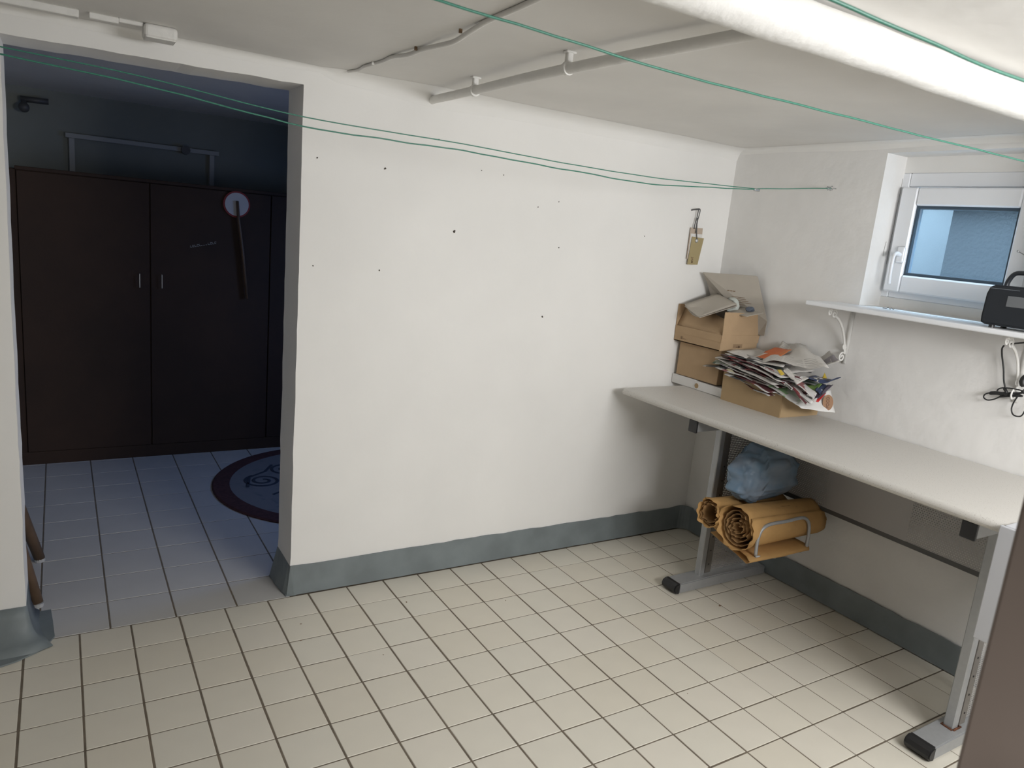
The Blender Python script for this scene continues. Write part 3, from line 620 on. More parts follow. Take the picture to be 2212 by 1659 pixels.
def roll(name, label, c0, c1, rad, turns, seed, openr=.25, ripple=.05, back=.8):
    """crumpled paper wound as a spiral with a torn front edge"""
    rn = random.Random(seed); c0 = Vector(c0); c1 = Vector(c1); ax = (c1 - c0).normalized(); up = Vector((0, 0, 1)); s = ax.cross(up).normalized(); q = s.cross(ax)
    e = empty(name, (c0 + c1) / 2); tag(e, label, 'paper roll')
    def ringp(a, rr, t, k): return c0 + (c1 - c0) * t + s * math.cos(a) * rr + q * math.sin(a) * rr
    for nm, a0, a1, r0, r1, mm, T0 in (('outer_sheet', 0.0, 2 * PI * 1.12, rad * .93, rad, M['kraft'], 0.0), ('inner_sheet', 0.3, 2 * PI * turns, rad * openr, rad * .88, M['kraft_in'], .03)):
        bm = BM(); NA = int((a1 - a0) / .13); NT = 12; G = []
        for i in range(NA + 1):
            a = a0 + (a1 - a0) * i / NA; rr = r0 + (r1 - r0) * i / NA; row = []
            for j in range(NT + 1):
                t = j / NT
                wv = ripple * noise.noise(Vector((a * .95, t * .8, seed * 2.3))) + ripple * .45 * noise.noise(Vector((a * 3.1, t * 1.2, seed + 7)))
                if j == 0: wv += ripple * 1.1 * noise.noise(Vector((a * 4.3, 0, seed + 20)))
                te = T0 + (.045 * noise.noise(Vector((a * 2.6, seed, 1))) if j == 0 else (.03 * noise.noise(Vector((a * 2.6, seed, 5))) if j == NT else 0)) + t * (1 - T0)
                row.append(bm.verts.new(ringp(a, rr * (1 + wv) * (1 - (1 - back) * t), te, 0)))
            G.append(row)
        for A, B in zip(G, G[1:]):
            for j in range(NT): bm.faces.new((A[j], A[j + 1], B[j + 1], B[j]))
        o = obj(nm, bm, mm, e, True); o.matrix_parent_inverse = Matrix.Translation(-(c0 + c1) / 2)
        sl = o.modifiers.new('s', 'SOLIDIFY'); sl.thickness = .0012
    return e
roll('paper_roll', 'large roll of brown kraft paper held by the wire hoop', (-.560, -.800, .398), (-.085, -.795, .385), .092, 4.2, 3, .16, .09, .86)
roll('paper_roll', 'smaller hollow roll of brown kraft paper behind the larger one', (-.565, -.655, .405), (-.12, -.655, .385), .060, 1.9, 11, .55, .12, 1.0)
fb = empty('folded_paper', (-.36, -.78, .29)); tag(fb, 'flattened folded brown kraft paper sheet lying under the two rolls', 'paper')
bm = BM(); A = []
prof = [(-.60, .282), (-.70, .282), (-.80, .281), (-.86, .281), (-.885, .283), (-.897, .289), (-.900, .296), (-.894, .303), (-.87, .308), (-.80, .3085), (-.70, .309), (-.60, .312)]
rows = []
for k in range(13):
    t = k / 12; x = -.30 + .10 * t
    rows.append([bm.verts.new(((-.565 + (y + .9) * .33) * (1 - t) + (-.205 + .02 * abs(j - 6) / 6) * t + .012 * noise.noise(Vector((j * .9, 3, 3))) * (k == 0), y + .006 * noise.noise(Vector((t * 4, j * .5, 1))), z + .003 * noise.noise(Vector((t * 5, j * .7, 8))))) for j, (y, z) in enumerate(prof)])
for a, b_ in zip(rows, rows[1:]):
    for j in range(len(prof) - 1): bm.faces.new((a[j], b_[j], b_[j + 1], a[j + 1]))
o = obj('sheet', bm, M['kraft'], fb, True); o.matrix_parent_inverse = Matrix.Translation((.36, .78, -.29)); sl = o.modifiers.new('s', 'SOLIDIFY'); sl.thickness = .0012
# crumpled blue plastic bag
bm = BM(); bmesh.ops.create_icosphere(bm, subdivisions=5, radius=1)
for v in bm.verts:
    n_ = v.co.copy()
    q = Vector((math.copysign(abs(n_.x) ** .7, n_.x) * .17, math.copysign(abs(n_.y) ** .7, n_.y) * .085, math.copysign(abs(n_.z) ** .7, n_.z) * .115))
    vd = noise.voronoi(Vector((n_.x * 1.3, n_.y * 1.3, n_.z * 2.0)) + Vector((1, 4, 2)))[0]
    q *= 1 + .22 * (vd[1] - vd[0]) - .10 + .05 * abs(noise.noise(n_ * 3.1)) + .05 * abs(noise.noise(Vector((n_.x * 3, n_.y * 4, n_.z * 11))))
    q.x += .045 * max(0, -n_.z) * (1 if n_.x > 0 else -.25)           # spreads where it rests
    if n_.z > .2: q.x = q.x * (1 - .25 * n_.z) - .02 * n_.z
    if n_.x < -.3: q.z -= .02
    v.co = q + Vector((-.325, -.705, .585))
bag = obj('plastic_bag', bm, None, None, True); bagm = mat('blue_plastic_film', (.16, .27, .40), .35, nscale=9, namt=.35, col2=(.27, .33, .42), alpha=.93); bag.data.materials.append(bagm)
tag(bag, 'crumpled blue plastic bag lying on the kraft paper rolls under the desk', 'bag')

# pale board hooked over the desk front near the door
bd = empty('hanging_board', (-.62, -1.9, .81)); tag(bd, 'pale grey board hooked over the desk front beside the brown door', 'board')
def bp_(name, bm, m): o = obj(name, bm, m, bd); o.matrix_parent_inverse = Matrix.Translation((.62, 1.9, -.81)); return o
bm = BM(); box(bm, (-.645, -2.05, .468), (-.633, -1.742, .806), .003, 2); bp_('panel', bm, M['pale'])
bm = BM(); box(bm, (-.640, -2.05, .801), (-.560, -1.752, .809), .003, 2); bp_('hook_lip', bm, M['pale'])
# ------------------------------------------------------------------ things on the desk
def cb(name, label, cat, org): e = empty(name, org); return tag(e, label, cat)
def kid(e, name, bm, m, sm=False, thick=None):
    o = obj(name, bm, m, e, sm); o.matrix_parent_inverse = Matrix.Translation(-e.location)
    if thick: s = o.modifiers.new('s', 'SOLIDIFY'); s.thickness = thick; s.offset = 0
    return o
def quad(bm, pts):
    bm.faces.new([bm.verts.new(p) for p in pts]); return bm
# white flat box at the bottom of the stack
e = cb('flat_box', 'flat white cardboard box at the bottom of the box stack', 'box', (-.12, -.17, .80))
bm = BM(); box(bm, (-.232, -.336, .8012), (-.015, -.165, .842), .001); box(bm, (-.230, -.165, .8012), (-.015, -.004, .845), .001)
kid(e, 'body', bm, M['white_card'])
bm = BM(); cyl(bm, (-.2335, -.176, .820), .012, .002, 'x', 16); kid(e, 'finger_hole', bm, M['card_dark'])
bm = BM(); quad(bm, [(-.232, -.344, .80), (-.19, -.346, .80), (-.19, -.344, .845), (-.232, -.342, .848)]); kid(e, 'end_flap', bm, M['white_card'], thick=.002)
# brown box B
e = cb('cardboard_box', 'tall brown cardboard box standing on the flat white box', 'box', (-.115, -.16, .85))
bm = BM(); box(bm, (-.226, -.292, .8475), (-.018, -.022, 1.010), .002); kid(e, 'body', bm, M['card'])
# upper open box
e = cb('cardboard_box', 'open brown cardboard box with raised lid on top of the stack', 'box', (-.13, -.15, 1.012))
bm = BM(); box(bm, (-.252, -.300, 1.012), (-.012, -.006, 1.016))
box(bm, (-.252, -.300, 1.012), (-.249, -.006, 1.084)); box(bm, (-.252, -.3035, 1.012), (-.010, -.300, 1.084)); box(bm, (-.252, -.006, 1.012), (-.012, -.003, 1.19)); box(bm, (-.012, -.300, 1.012), (-.009, -.006, 1.15))
kid(e, 'tray', bm, M['card'])
bm = BM(); quad(bm, [(-.2525, -.301, 1.052), (-.2525, -.004, 1.052), (-.2525, -.004, 1.086), (-.2535, -.301, 1.086)]); quad(bm, [(-.253, -.3045, 1.05), (-.006, -.3045, 1.05), (-.004, -.306, 1.087), (-.253, -.306, 1.087)])
kid(e, 'rim_fold', bm, M['card'], thick=.002)
bm = BM(); quad(bm, [(-.249, -.303, 1.085), (-.012, -.303, 1.085), (-.008, -.300, 1.190), (-.247, -.298, 1.190)]); kid(e, 'side_flap', bm, M['card'], thick=.003)
bm = BM(); NN = 8; G = []
for i in range(NN + 1):
    t = i / NN; yy = -.008 - .286 * t
    G.append([bm.verts.new((-.250 + .055 * s_ + .02 * math.sin(PI * t) * s_, yy, 1.078 + .118 * s_ - .055 * t * s_ * (1 if t < .99 else 1))) for s_ in (0, .33, .66, 1)])
for A, B in zip(G, G[1:]):
    for j in range(3): bm.faces.new((A[j], A[j + 1], B[j + 1], B[j]))
kid(e, 'front_flap', bm, M['card'], True, .003)
tl, tr = at(1518, 588, Y=-.028), at(1637, 598, X=-.03); br_ = at(1657, 694, X=-.014); bl_ = at(1553, 648, X=-.03)
ml = at(1529, 614, Y=-.035); m2 = at(1538, 622, X=-.05)
bm = BM(); vs = [tl, at(1632, 596, X=-.032), tr, br_, (-.012, -.34, 1.09), (-.012, -.30, 1.09), (-.012, -.06, 1.09), bl_, m2, ml]
quad(bm, vs); bmesh.ops.triangulate(bm, faces=bm.faces); lid = kid(e, 'lid', bm, M['card_grey'], thick=.003)
bm = BM(); c = at(1583, 628, X=-.035)
fx = (tr - tl).normalized(); fy = Vector((0, 0, 1))
nrm = Vector((-1, 0, 0))
for i, (dx, ww, dz) in enumerate([(-.012, .035, 0), (.012, .055, -.024), (.014, .06, -.031), (.016, .07, -.039), (.02, .08, -.047), (.03, .045, -.057)]):
    for k_ in range(3 if i == 0 else 1):
        y0 = c.y - dx - .035 - k_ * ww / 3 * 1.05; wq = ww / 3 * .8 if i == 0 else ww
        box(bm, (-.044, y0 - wq, c.z + dz), (-.043, y0, c.z + dz + (.004 if i == 0 else .0018)))
# printed lines sit on the lid surface
for v in bm.verts:
    a_, b2, c2 = Vector(tl), Vector(tr), Vector(br_); nn = (b2 - a_).cross(c2 - a_).normalized()
    dd = nn.dot(a_) ; xx = (dd - nn.y * v.co.y - nn.z * v.co.z) / nn.x
    v.co.x = xx - .003 - (.0006 if v.co.x < -.0435 else 0)
kid(e, 'printed_lines', bm, M['inkbrown'])['kind'] = 'stuff'
bm = BM(); box(bm, (-.2550, -.060, 1.026), (-.2540, -.050, 1.038)); box(bm, (-.2550, -.086, 1.028), (-.2540, -.066, 1.0295)); box(bm, (-.176 + .04, -.3052, 1.026), (-.165 + .04, -.3038, 1.036)); box(bm, (-.19 + .04, -.3052, 1.028), (-.18 + .04, -.3038, 1.031))
for i in range(6): box(bm, (-.17, -.3052, 1.046 - i * .003 - .004), (-.11, -.3038, 1.047 - i * .003 - .004))
kid(e, 'printed_marks', bm, M['inkbrown'])['kind'] = 'stuff'
# grey folder on top
e = cb('cardboard_folder', 'grey cardboard sleeve lying tilted over the open top box', 'folder', (-.2, -.15, 1.19))
A, B, C_, D_ = at(1479, 657, X=-.262), at(1549, 634, X=-.10), at(1592, 657, X=-.13), at(1511, 684, X=-.292)
nn = (B - A).cross(D_ - A).normalized()
if nn.z < 0: nn = -nn
bm = BM(); G = []
for i in range(9):
    row = []
    for j in range(9):
        u, v = i / 8, j / 8; p = A * (1 - u) * (1 - v) + B * u * (1 - v) + C_ * u * v + D_ * (1 - u) * v
        row.append(bm.verts.new(p - nn * (.022 * math.sin(PI * v) * (1 - u) ** 2)))
    G.append(row)
for a, b_ in zip(G, G[1:]):
    for j in range(8): bm.faces.new((a[j], b_[j], b_[j + 1], a[j + 1]))
kid(e, 'top_sheet', bm, M['card_grey'], True, .003)
bm = BM(); quad(bm, [D_ - nn * .006, C_ - nn * .010 + Vector((.002, 0, 0)), B - nn * .012, A - nn * .012]); kid(e, 'lower_sheet', bm, M['card_grey'], thick=.003)
# things in the open box
c = at(1590, 652, X=-.10)
bm = BM(); tube(bm, smoothpts([c + Vector((.03, .06, .005)), c + Vector((.01, .03, .006)), c + Vector((0, 0, 0)), c + Vector((-.005, -.012, -.03)), c + Vector((-.03, .02, -.045))], 5), [.013, .014, .016, .017, .016, .017, .016, .016, .015, .013, .014, .013, .012, .013, .012, .012, .010, .009, .01, .008, .006], 12, flat=.7)
tag(obj('crumpled_film', bm, mat('white_film', (.62, .66, .62), .4, nscale=40, namt=.15), None, True), 'crumpled whitish plastic film peeking out beside the grey folder', 'film')
c = at(1598, 672, X=-.13); bm = BM(); quad(bm, [c + Vector((-.02, .05, -.012)), c + Vector((-.03, -.07, -.014)), c + Vector((.06, -.085, .006)), c + Vector((.07, .05, .012))])
o = obj('card_sheet', bm, M['card_grey']); sl = o.modifiers.new('s', 'SOLIDIFY'); sl.thickness = .003; tag(o, 'pale card sheet lying inside the open top box', 'card')
c = at(1620, 668, X=-.09); bm = BM(); bmesh.ops.create_icosphere(bm, subdivisions=2, radius=.018, matrix=Matrix.Translation(c) @ Matrix.Diagonal((1, 1.3, .7, 1)))
for v in bm.verts: v.co += Vector((1, 1, 1)) * .008 * noise.noise(v.co * 60)
tag(obj('foil_scrap', bm, mat('dark_blue_film', (.10, .12, .16), .4)), 'small dark blue crumpled scrap in the open top box', 'scrap')
# large box with papers
e = cb('cardboard_box', 'low brown cardboard box overfilled with newspapers and flyers', 'box', (-.13, -.52, .80))
bm = BM(); X0, X1, Y0, Y1 = -.257, -.012, -.686, -.358
quad(bm, [(X0, Y0, .801), (X1, Y0, .801), (X1, Y1, .801), (X0, Y1, .801)])
quad(bm, [(X0, Y0, .801), (X0, Y1, .801), (X0, Y1 + .004, .93), (X0, Y0, .905)]); quad(bm, [(X0, Y0, .801), (X1, Y0, .801), (X1, Y0, .905), (X0, Y0, .905)])
quad(bm, [(X0, Y1, .801), (X1, Y1, .801), (X1, Y1, .93), (X0, Y1 + .004, .93)]); quad(bm, [(X1, Y0, .801), (X1, Y1, .801), (X1, Y1, .93), (X1, Y0, .905)])
bmesh.ops.remove_doubles(bm, verts=bm.verts, dist=.0001)
kid(e, 'body', bm, M['card_dark'], thick=.004)

def sheet(name, label, cat, P, m, amp=.006, seed=0, curl=0, thick=.0016, group=None, nu=14, nv=10, parent=None):
    A, B, C_, D_ = [Vector(p) for p in P]; nn = (B - A).cross(D_ - A).normalized()
    if nn.z < 0: nn = -nn
    bm = BM(); uv = bm.loops.layers.uv.new('UV'); G = []
    cen = (A + B + C_ + D_) / 4
    for i in range(nu + 1):
        row = []
        for j in range(nv + 1):
            u, v = i / nu, j / nv; p = A * (1 - u) * (1 - v) + B * u * (1 - v) + C_ * u * v + D_ * (1 - u) * v
            h_ = amp * (noise.noise(Vector((u * 2.2, v * 1.6, seed * 3.7))) * 1.6 + .6 * noise.noise(Vector((u * 6, v * 4, seed * 1.3))))
            if curl: h_ += curl * max(0, (u - .65) / .35) ** 2
            row.append((bm.verts.new(p + nn * h_ - cen), (u, v)))
        G.append(row)
    for a, b_ in zip(G, G[1:]):
        for j in range(nv):
            q = (a[j], b_[j], b_[j + 1], a[j + 1]); fc = bm.faces.new([x[0] for x in q])
            for l, x in zip(fc.loops, q): l[uv].uv = x[1]
    o = obj(name, bm, m, None, True); o.location = cen
    sl = o.modifiers.new('s', 'SOLIDIFY'); sl.thickness = thick; sl.offset = 0
    return tag(o, label, cat, group)
def px(zx, zy, X): return at(1500 + zx / 6.506, 720 + zy / 6.506, X=X)
# filling of the box: flyers in a loose heap
G_ = 'loose papers heaped in the low cardboard box'
mats = [M['fly_wine'], M['fly_white'], M['fly_dark'], M['news'], M['fly_wine'], M['fly_white'], M['news2'], M['fly_dark']]
for k_ in range(20):
    z = .905 + k_ * .0056; a = RND.uniform(-.25, .25); tl_ = .22 - k_ * .006
    cx, cy = -.150 + RND.uniform(-.02, .015), -.525 + RND.uniform(-.03, .03)
    hx, hy = RND.uniform(.10, .125), RND.uniform(.15, .185)
    def R_(x, y): return (cx + x * math.cos(a) - y * math.sin(a), cy + x * math.sin(a) + y * math.cos(a), z + .085 * y - .20 * max(0, -y - .12) + RND.uniform(-.004, .004))
    P = [R_(-hx, hy), R_(-hx, -hy), R_(hx * .9, -hy), R_(hx * .9, hy)]
    P = [(min(p[0], -.02), p[1], p[2]) for p in P]
    sheet('flyer', 'crumpled printed paper in the heap, mostly covered by others', 'paper', P, mats[k_ % 8], .007, k_, thick=.002, group=G_)
sheet('newspaper', 'big open newspaper page on top of the paper heap, nearest the wall', 'newspaper', [px(930, 400, -.235), px(1890, 480, -.20), px(1560, 130, -.025), px(1230, 100, -.025)], M['news'], .020, 31, thick=.002, group=G_)
sheet('newspaper', 'newspaper page with upcurled right end at the heap top', 'newspaper', [px(1250, 440, -.22), px(2040, 490, -.15), px(1900, 345, -.04), px(1450, 330, -.04)], M['news2'], .012, 32, .022, group=G_)
sheet('flyer', 'orange and white flyer on the left top of the heap', 'flyer', [px(830, 330, -.20), px(1110, 370, -.21), px(1370, 235, -.12), px(1130, 205, -.11)], M['orange'], .004, 33, group=G_)
sheet('newspaper', 'grey newspaper corner curling up at the heap left top', 'newspaper', [px(510, 330, -.235), px(960, 395, -.23), px(690, 270, -.17), px(580, 235, -.17)], mat('grey_newsprint', (.42, .41, .40), .8, nscale=50, namt=.2), .006, 34, group=G_)
sheet('newspaper', 'long pale folded newspaper edge pointing left over the heap', 'newspaper', [px(290, 340, -.26), px(1250, 460, -.25), px(1300, 390, -.15), px(450, 320, -.17)], M['news'], .005, 35, thick=.004, group=G_)
sheet('newspaper', 'dark green printed page sticking out left of the heap', 'newspaper', [px(250, 415, -.265), px(640, 480, -.262), px(760, 410, -.2), px(340, 350, -.2)], M['news_green'], .003, 36, group=G_)
sheet('flyer', 'dark flyer with pointed tip furthest left in the heap', 'flyer', [px(115, 460, -.27), px(620, 500, -.265), px(640, 470, -.22), px(210, 430, -.22)], M['fly_dark'], .003, 37, group=G_)
sheet('paper_slip', 'small cream paper slip hanging over the box front edge', 'paper', [px(435, 510, -.266), px(545, 583, -.266), px(582, 568, -.263), px(500, 485, -.262)], M['cream'], .001, 38, nu=4, nv=3)
sheet('newspaper', 'torn-edged white page drooping over the middle of the heap', 'newspaper', [px(1250, 520, -.268), px(1440, 715, -.272), px(1600, 640, -.24), px(1290, 490, -.22)], M['news'], .007, 39, group=G_)
sheet('newspaper', 'crumpled white page beside the yellow patch in the heap', 'newspaper', [px(960, 470, -.262), px(1240, 600, -.27), px(1340, 580, -.24), px(1080, 450, -.22)], M['fly_white'], .006, 40, group=G_)
sheet('flyer', 'small bright yellow flyer in the middle of the heap', 'flyer', [px(1160, 515, -.276), px(1215, 592, -.278), px(1270, 575, -.272), px(1215, 510, -.27)], M['fly_yellow'], .001, 41, nu=5, nv=4)
sheet('flyer', 'dark wine red flyer along the heap front', 'flyer', [px(620, 500, -.264), px(1500, 660, -.262), px(1560, 600, -.2), px(700, 450, -.2)], M['fly_wine'], .006, 42, thick=.004, group=G_)
sheet('flyer', 'dark flyer with greenish black print in the heap centre', 'flyer', [px(700, 580, -.262), px(1700, 720, -.20), px(1760, 640, -.12), px(800, 520, -.2)], M['fly_dark'], .006, 43, thick=.004, group=G_)
sheet('flyer', 'green flyer at the right side of the heap', 'flyer', [px(1540, 715, -.20), px(1700, 810, -.205), px(1790, 720, -.13), px(1620, 690, -.12)], M['fly_green'], .003, 44, group=G_)
sheet('flyer', 'navy blue flyer below the green one on the heap', 'flyer', [px(1690, 800, -.21), px(1770, 845, -.21), px(1870, 730, -.10), px(1780, 700, -.10)], M['fly_navy'], .003, 45, group=G_)
sheet('magazine', 'dark blue magazine with its corner turned up at right', 'magazine', [px(1560, 620, -.20), px(1900, 730, -.10), px(2020, 690, -.06), px(1700, 590, -.07)], M['fly_navy'], .004, 46, .028, thick=.003)
sheet('flyer', 'yellow pointed flyer corner against the wall', 'flyer', [px(1785, 650, -.08), px(1875, 675, -.08), px(1850, 600, -.05), px(1830, 555, -.05)], M['fly_yellow'], .001, 47, nu=5, nv=4)
s1 = sheet('newspaper', 'white page with pale green print draped over the box right end', 'newspaper', [px(990, 715, -.270), px(1410, 985, -.285), px(1800, 800, -.17), px(1300, 640, -.18)], M['fly_pgreen'], .004, 48, group=G_)
s2 = sheet('leaflet', 'lowest white leaflet with brown oval logo hanging over box right end', 'leaflet', [px(1370, 960, -.280), px(1500, 1055, -.27), px(1975, 1118, -.09), px(1910, 790, -.06)], M['white_card'], .003, 49)
sheet('flyer', 'white strip-like flyer with dark lettering draped to the right', 'flyer', [px(1180, 650, -.275), px(1640, 990, -.285), px(1720, 940, -.25), px(1280, 640, -.22)], M['fly_white'], .003, 50, group=G_)
s3 = sheet('flyer', 'wine coloured flyer with white headline strip at the heap lower right', 'flyer', [px(1310, 720, -.288), px(1560, 1000, -.292), px(1700, 970, -.26), px(1530, 780, -.23)], M['fly_wine'], .003, 51, group=G_)
sheet('flyer', 'narrow white flyer with red blocks at the heap right', 'flyer', [px(1420, 700, -.276), px(1680, 925, -.276), px(1720, 850, -.22), px(1500, 680, -.20)], M['fly_white'], .003, 52, group=G_)
sheet('flyer', 'violet-grey crumpled flyer rising to the right of the heap', 'flyer', [px(1660, 930, -.25), px(1760, 900, -.235), px(1950, 720, -.08), px(1830, 730, -.10)], mat('violet_grey_print', (.12, .10, .14), .5, nscale=30, namt=.4), .005, 53, group=G_)
sheet('flyer', 'small bright red flyer at the lower right of the heap', 'flyer', [px(1700, 955, -.255), px(1740, 970, -.25), px(1850, 840, -.16), px(1800, 830, -.17)], M['fly_red'], .001, 54, nu=5, nv=4)
# lettering on the leaflets
def lay(o, s, c, xv, yv, size, m, bold=.0, name='lettering'):
    mt = frame(c, xv, yv); bm = text_bm(s, size, mt, bold, .0004); q = obj(name, bm, m, o); q.matrix_parent_inverse = Matrix.Translation(-o.location); return q
C0 = px(1870, 975, -.118); ux = px(1875, 890, -.115) - px(1862, 1060, -.125); uy = px(1800, 960, -.135) - px(1940, 985, -.10)
nn = ux.cross(uy).normalized(); nn = nn if nn.dot(CAM - C0) > 0 else -nn
bm = BM(); mt = frame(C0 + nn * .004, uy, ux); N_ = 28
pts = [mt @ Vector((math.cos(2 * PI * k_ / N_) * .022, math.sin(2 * PI * k_ / N_) * .033, 0)) for k_ in range(N_)]
bm.faces.new([bm.verts.new(p) for p in pts]); q = obj('logo_oval', bm, mat('brown_oval_print', (.26, .12, .04), .5), s2); q.matrix_parent_inverse = Matrix.Translation(-s2.location); sl = q.modifiers.new('s', 'SOLIDIFY'); sl.thickness = .0006
bm = BM(); pts = [mt @ Vector((math.cos(2 * PI * k_ / N_) * .017 - .001, math.sin(2 * PI * k_ / N_) * .029, .0008)) for k_ in range(N_)]
bm.faces.new([bm.verts.new(p) for p in pts]); q = obj('logo_centre', bm, mat('amber_print', (.55, .33, .12), .5), s2); q.matrix_parent_inverse = Matrix.Translation(-s2.location)
lay(s2, 'POCO', C0 + nn * .0056, ux, -uy if ux.cross(-uy).dot(CAM - C0) > 0 else uy, .017, mat('dark_brown_letters', (.14, .05, .01), .5), .0004)
C1 = px(1330, 745, -.292); xv = px(1400, 800, -.292) - px(1260, 690, -.292); yv = Vector((0, 0, 1)); nn1 = xv.cross(yv).normalized(); nn1 = nn1 if nn1.dot(CAM - C1) > 0 else -nn1
bm = BM(); mt = frame(C1 + nn1 * .004, xv, yv); bm.faces.new([bm.verts.new(mt @ Vector(p)) for p in ((-.022, -.005, 0), (.022, -.005, 0), (.022, .007, 0), (-.022, .007, 0))]); q = obj('headline_strip', bm, M['white_card'], s3); q.matrix_parent_inverse = Matrix.Translation(-s3.location)
lay(s3, 'LOGENI', C1 + nn1 * .005, xv, yv, .010, M['ink'])
C1 = px(1620, 895, -.292); xv = px(1670, 925, -.292) - px(1570, 870, -.292); nn1 = xv.cross(yv).normalized(); nn1 = nn1 if nn1.dot(CAM - C1) > 0 else -nn1
bm = BM(); mt = frame(C1 + nn1 * .002, xv, yv); bm.faces.new([bm.verts.new(mt @ Vector(p)) for p in ((-.015, -.005, 0), (.015, -.005, 0), (.015, .006, 0), (-.015, .006, 0))]); q = obj('price_strip', bm, M['white_card'], s3); q.matrix_parent_inverse = Matrix.Translation(-s3.location)
lay(s3, 'LOGEN', C1 + nn1 * .003, xv, yv, .009, M['ink'], .0003)

# ------------------------------------------------------------------ shelf, radio, cable
sh = empty('wall_shelf', (0, -1.2, 1.287)); tag(sh, 'white wall shelf board on two scroll brackets below the window', 'shelf')
def shp(name, bm, m, sm=False): o = obj(name, bm, m, sh, sm); o.matrix_parent_inverse = Matrix.Translation((0, 1.2, -1.287)); return o
bm = BM(); box(bm, (-.205, -1.90, 1.2775), (-.003, -.675, 1.2955), .005, 3); shp('board', bm, M['plastic_white'])
for cy in (-.76, -1.43):
    bm = BM(); box(bm, (-.004, cy - .010, 1.045), (-.0005, cy + .010, 1.277)); box(bm, (-.165, cy - .010, 1.272), (-.003, cy + .010, 1.2775))
    tube(bm, smoothpts([(-.006, cy, 1.085), (-.02, cy, 1.13), (-.045, cy, 1.185), (-.08, cy, 1.225), (-.115, cy, 1.245)], 5), .004, 6, flat=1.6)
    for (sx, sz, r0, s_, a0) in ((-.022, 1.072, .020, 1, 1.2), (-.122, 1.252, .018, -1, 2.4), (-.150, 1.258, .013, 1, .5), (-.016, 1.118, .013, -1, 0)):
        tube(bm, [(sx + math.cos(a0 + s_ * t) * r0 * (1 - t / 11), cy, sz + math.sin(a0 + s_ * t) * r0 * (1 - t / 11)) for t in [k_ * .45 for k_ in range(20)]], .0026, 6, flat=1.8)
    shp('bracket', bm, M['pipe'], True)
bm = BM(); tube(bm, [(-.030 + .004 * math.cos(a), -.908 + .004 * math.sin(a), 1.299) for a in [k_ * PI / 4 for k_ in range(9)]], .0014, 6)
tube(bm, smoothpts([(-.030, -.912, 1.298), (-.028, -.920, 1.300), (-.034, -.926, 1.305), (-.026, -.932, 1.298), (-.03, -.938, 1.303), (-.024, -.944, 1.299), (-.03, -.95, 1.302)], 4), .0011, 5)
tag(obj('hook_screw', bm, M['metal_dark'], None, True), 'tiny dark twisted wire hook lying on the white shelf', 'hook')
ra = empty('radio', (-.11, -1.5, 1.2955)); tag(ra, 'black portable radio with carry handle on the white shelf', 'radio')
def rp(name, bm, m, sm=False): o = obj(name, bm, m, ra, sm); o.matrix_parent_inverse = Matrix.Translation((.11, 1.5, -1.2955)); return o
RX = -.165; RB = mat('black_radio_plastic', (.020, .024, .030), .38)
bm = BM(); prism(bm, [(-1.352, 1.304), (-1.338, 1.310), (-1.336, 1.33), (-1.338, 1.405), (-1.345, 1.428), (-1.36, 1.4365), (-1.63, 1.4365), (-1.645, 1.428), (-1.652, 1.40), (-1.652, 1.31), (-1.63, 1.304)], 'x', RX, -.055)
bmesh.ops.bevel(bm, geom=[e_ for e_ in bm.edges if abs(e_.verts[0].co.x - e_.verts[1].co.x) < .001], offset=.008, segments=3, affect='EDGES'); rp('body', bm, RB, False)
bm = BM(); tube(bm, smoothpts([(-.12, -1.375, 1.432), (-.12, -1.378, 1.452), (-.12, -1.392, 1.476), (-.12, -1.42, 1.482), (-.12, -1.5, 1.482), (-.12, -1.57, 1.482), (-.12, -1.60, 1.474), (-.12, -1.61, 1.45), (-.12, -1.612, 1.43)], 5), .0075, 10, flat=1.2); rp('carry_handle', bm, RB, True)
bm = BM(); box(bm, (RX - .0015, -1.55, 1.370), (RX + .002, -1.408, 1.405), .001); rp('display', bm, mat('grey_radio_display', (.16, .17, .18), .25))
bm = BM(); box(bm, (RX - .0008, -1.44, 1.424), (RX + .001, -1.350, 1.4255)); rp('seam_line', bm, mat('grey_line', (.2, .22, .25), .4))
for fx_, fy_ in ((-.15, -1.372), (-.15, -1.615), (-.07, -1.372), (-.07, -1.615)):
    bm = BM(); cyl(bm, (fx_, fy_, 1.2955), .009, .0095, 'z', 12); rp('rubber_foot', bm, M['black'])

bm = BM(); tube(bm, [(-.07, -1.60, 1.44), (-.078, -1.368, 1.551)], .0018, 6); bmesh.ops.create_icosphere(bm, subdivisions=2, radius=.004, matrix=Matrix.Translation((-.078, -1.366, 1.552))); rp('antenna', bm, M['steel'], True)
bm = BM(); cyl(bm, (RX - .008, -1.59, 1.345), .022, .010, 'x', 20); rp('dial', bm, RB)
pc = empty('power_cord', (-.03, -1.40, 1.06)); tag(pc, 'black power cord tied in loops hanging below the shelf bracket', 'cord')
def pp_(name, bm, m): o = obj(name, bm, m, pc, True); o.matrix_parent_inverse = Matrix.Translation((.03, 1.40, -1.06)); return o
CX = -.03
def q_(x, y): return at(x, y, X=CX)
z4 = lambda a, b_: q_(2062 + a / 4.366, 540 + b_ / 4.366)
bm = BM(); tube(bm, smoothpts([z4(468, 900), z4(448, 930), z4(448, 1000), z4(462, 1120), z4(465, 1230), z4(478, 1300), z4(485, 1340)], 5), .0028, 7)
tube(bm, smoothpts([at(2177, 743, X=-.06), at(2192, 742, X=-.07), at(2212, 740, X=-.09), at(2240, 735, X=-.12)], 4), .003, 7)
pp_('cable', bm, M['black'])
bm = BM()
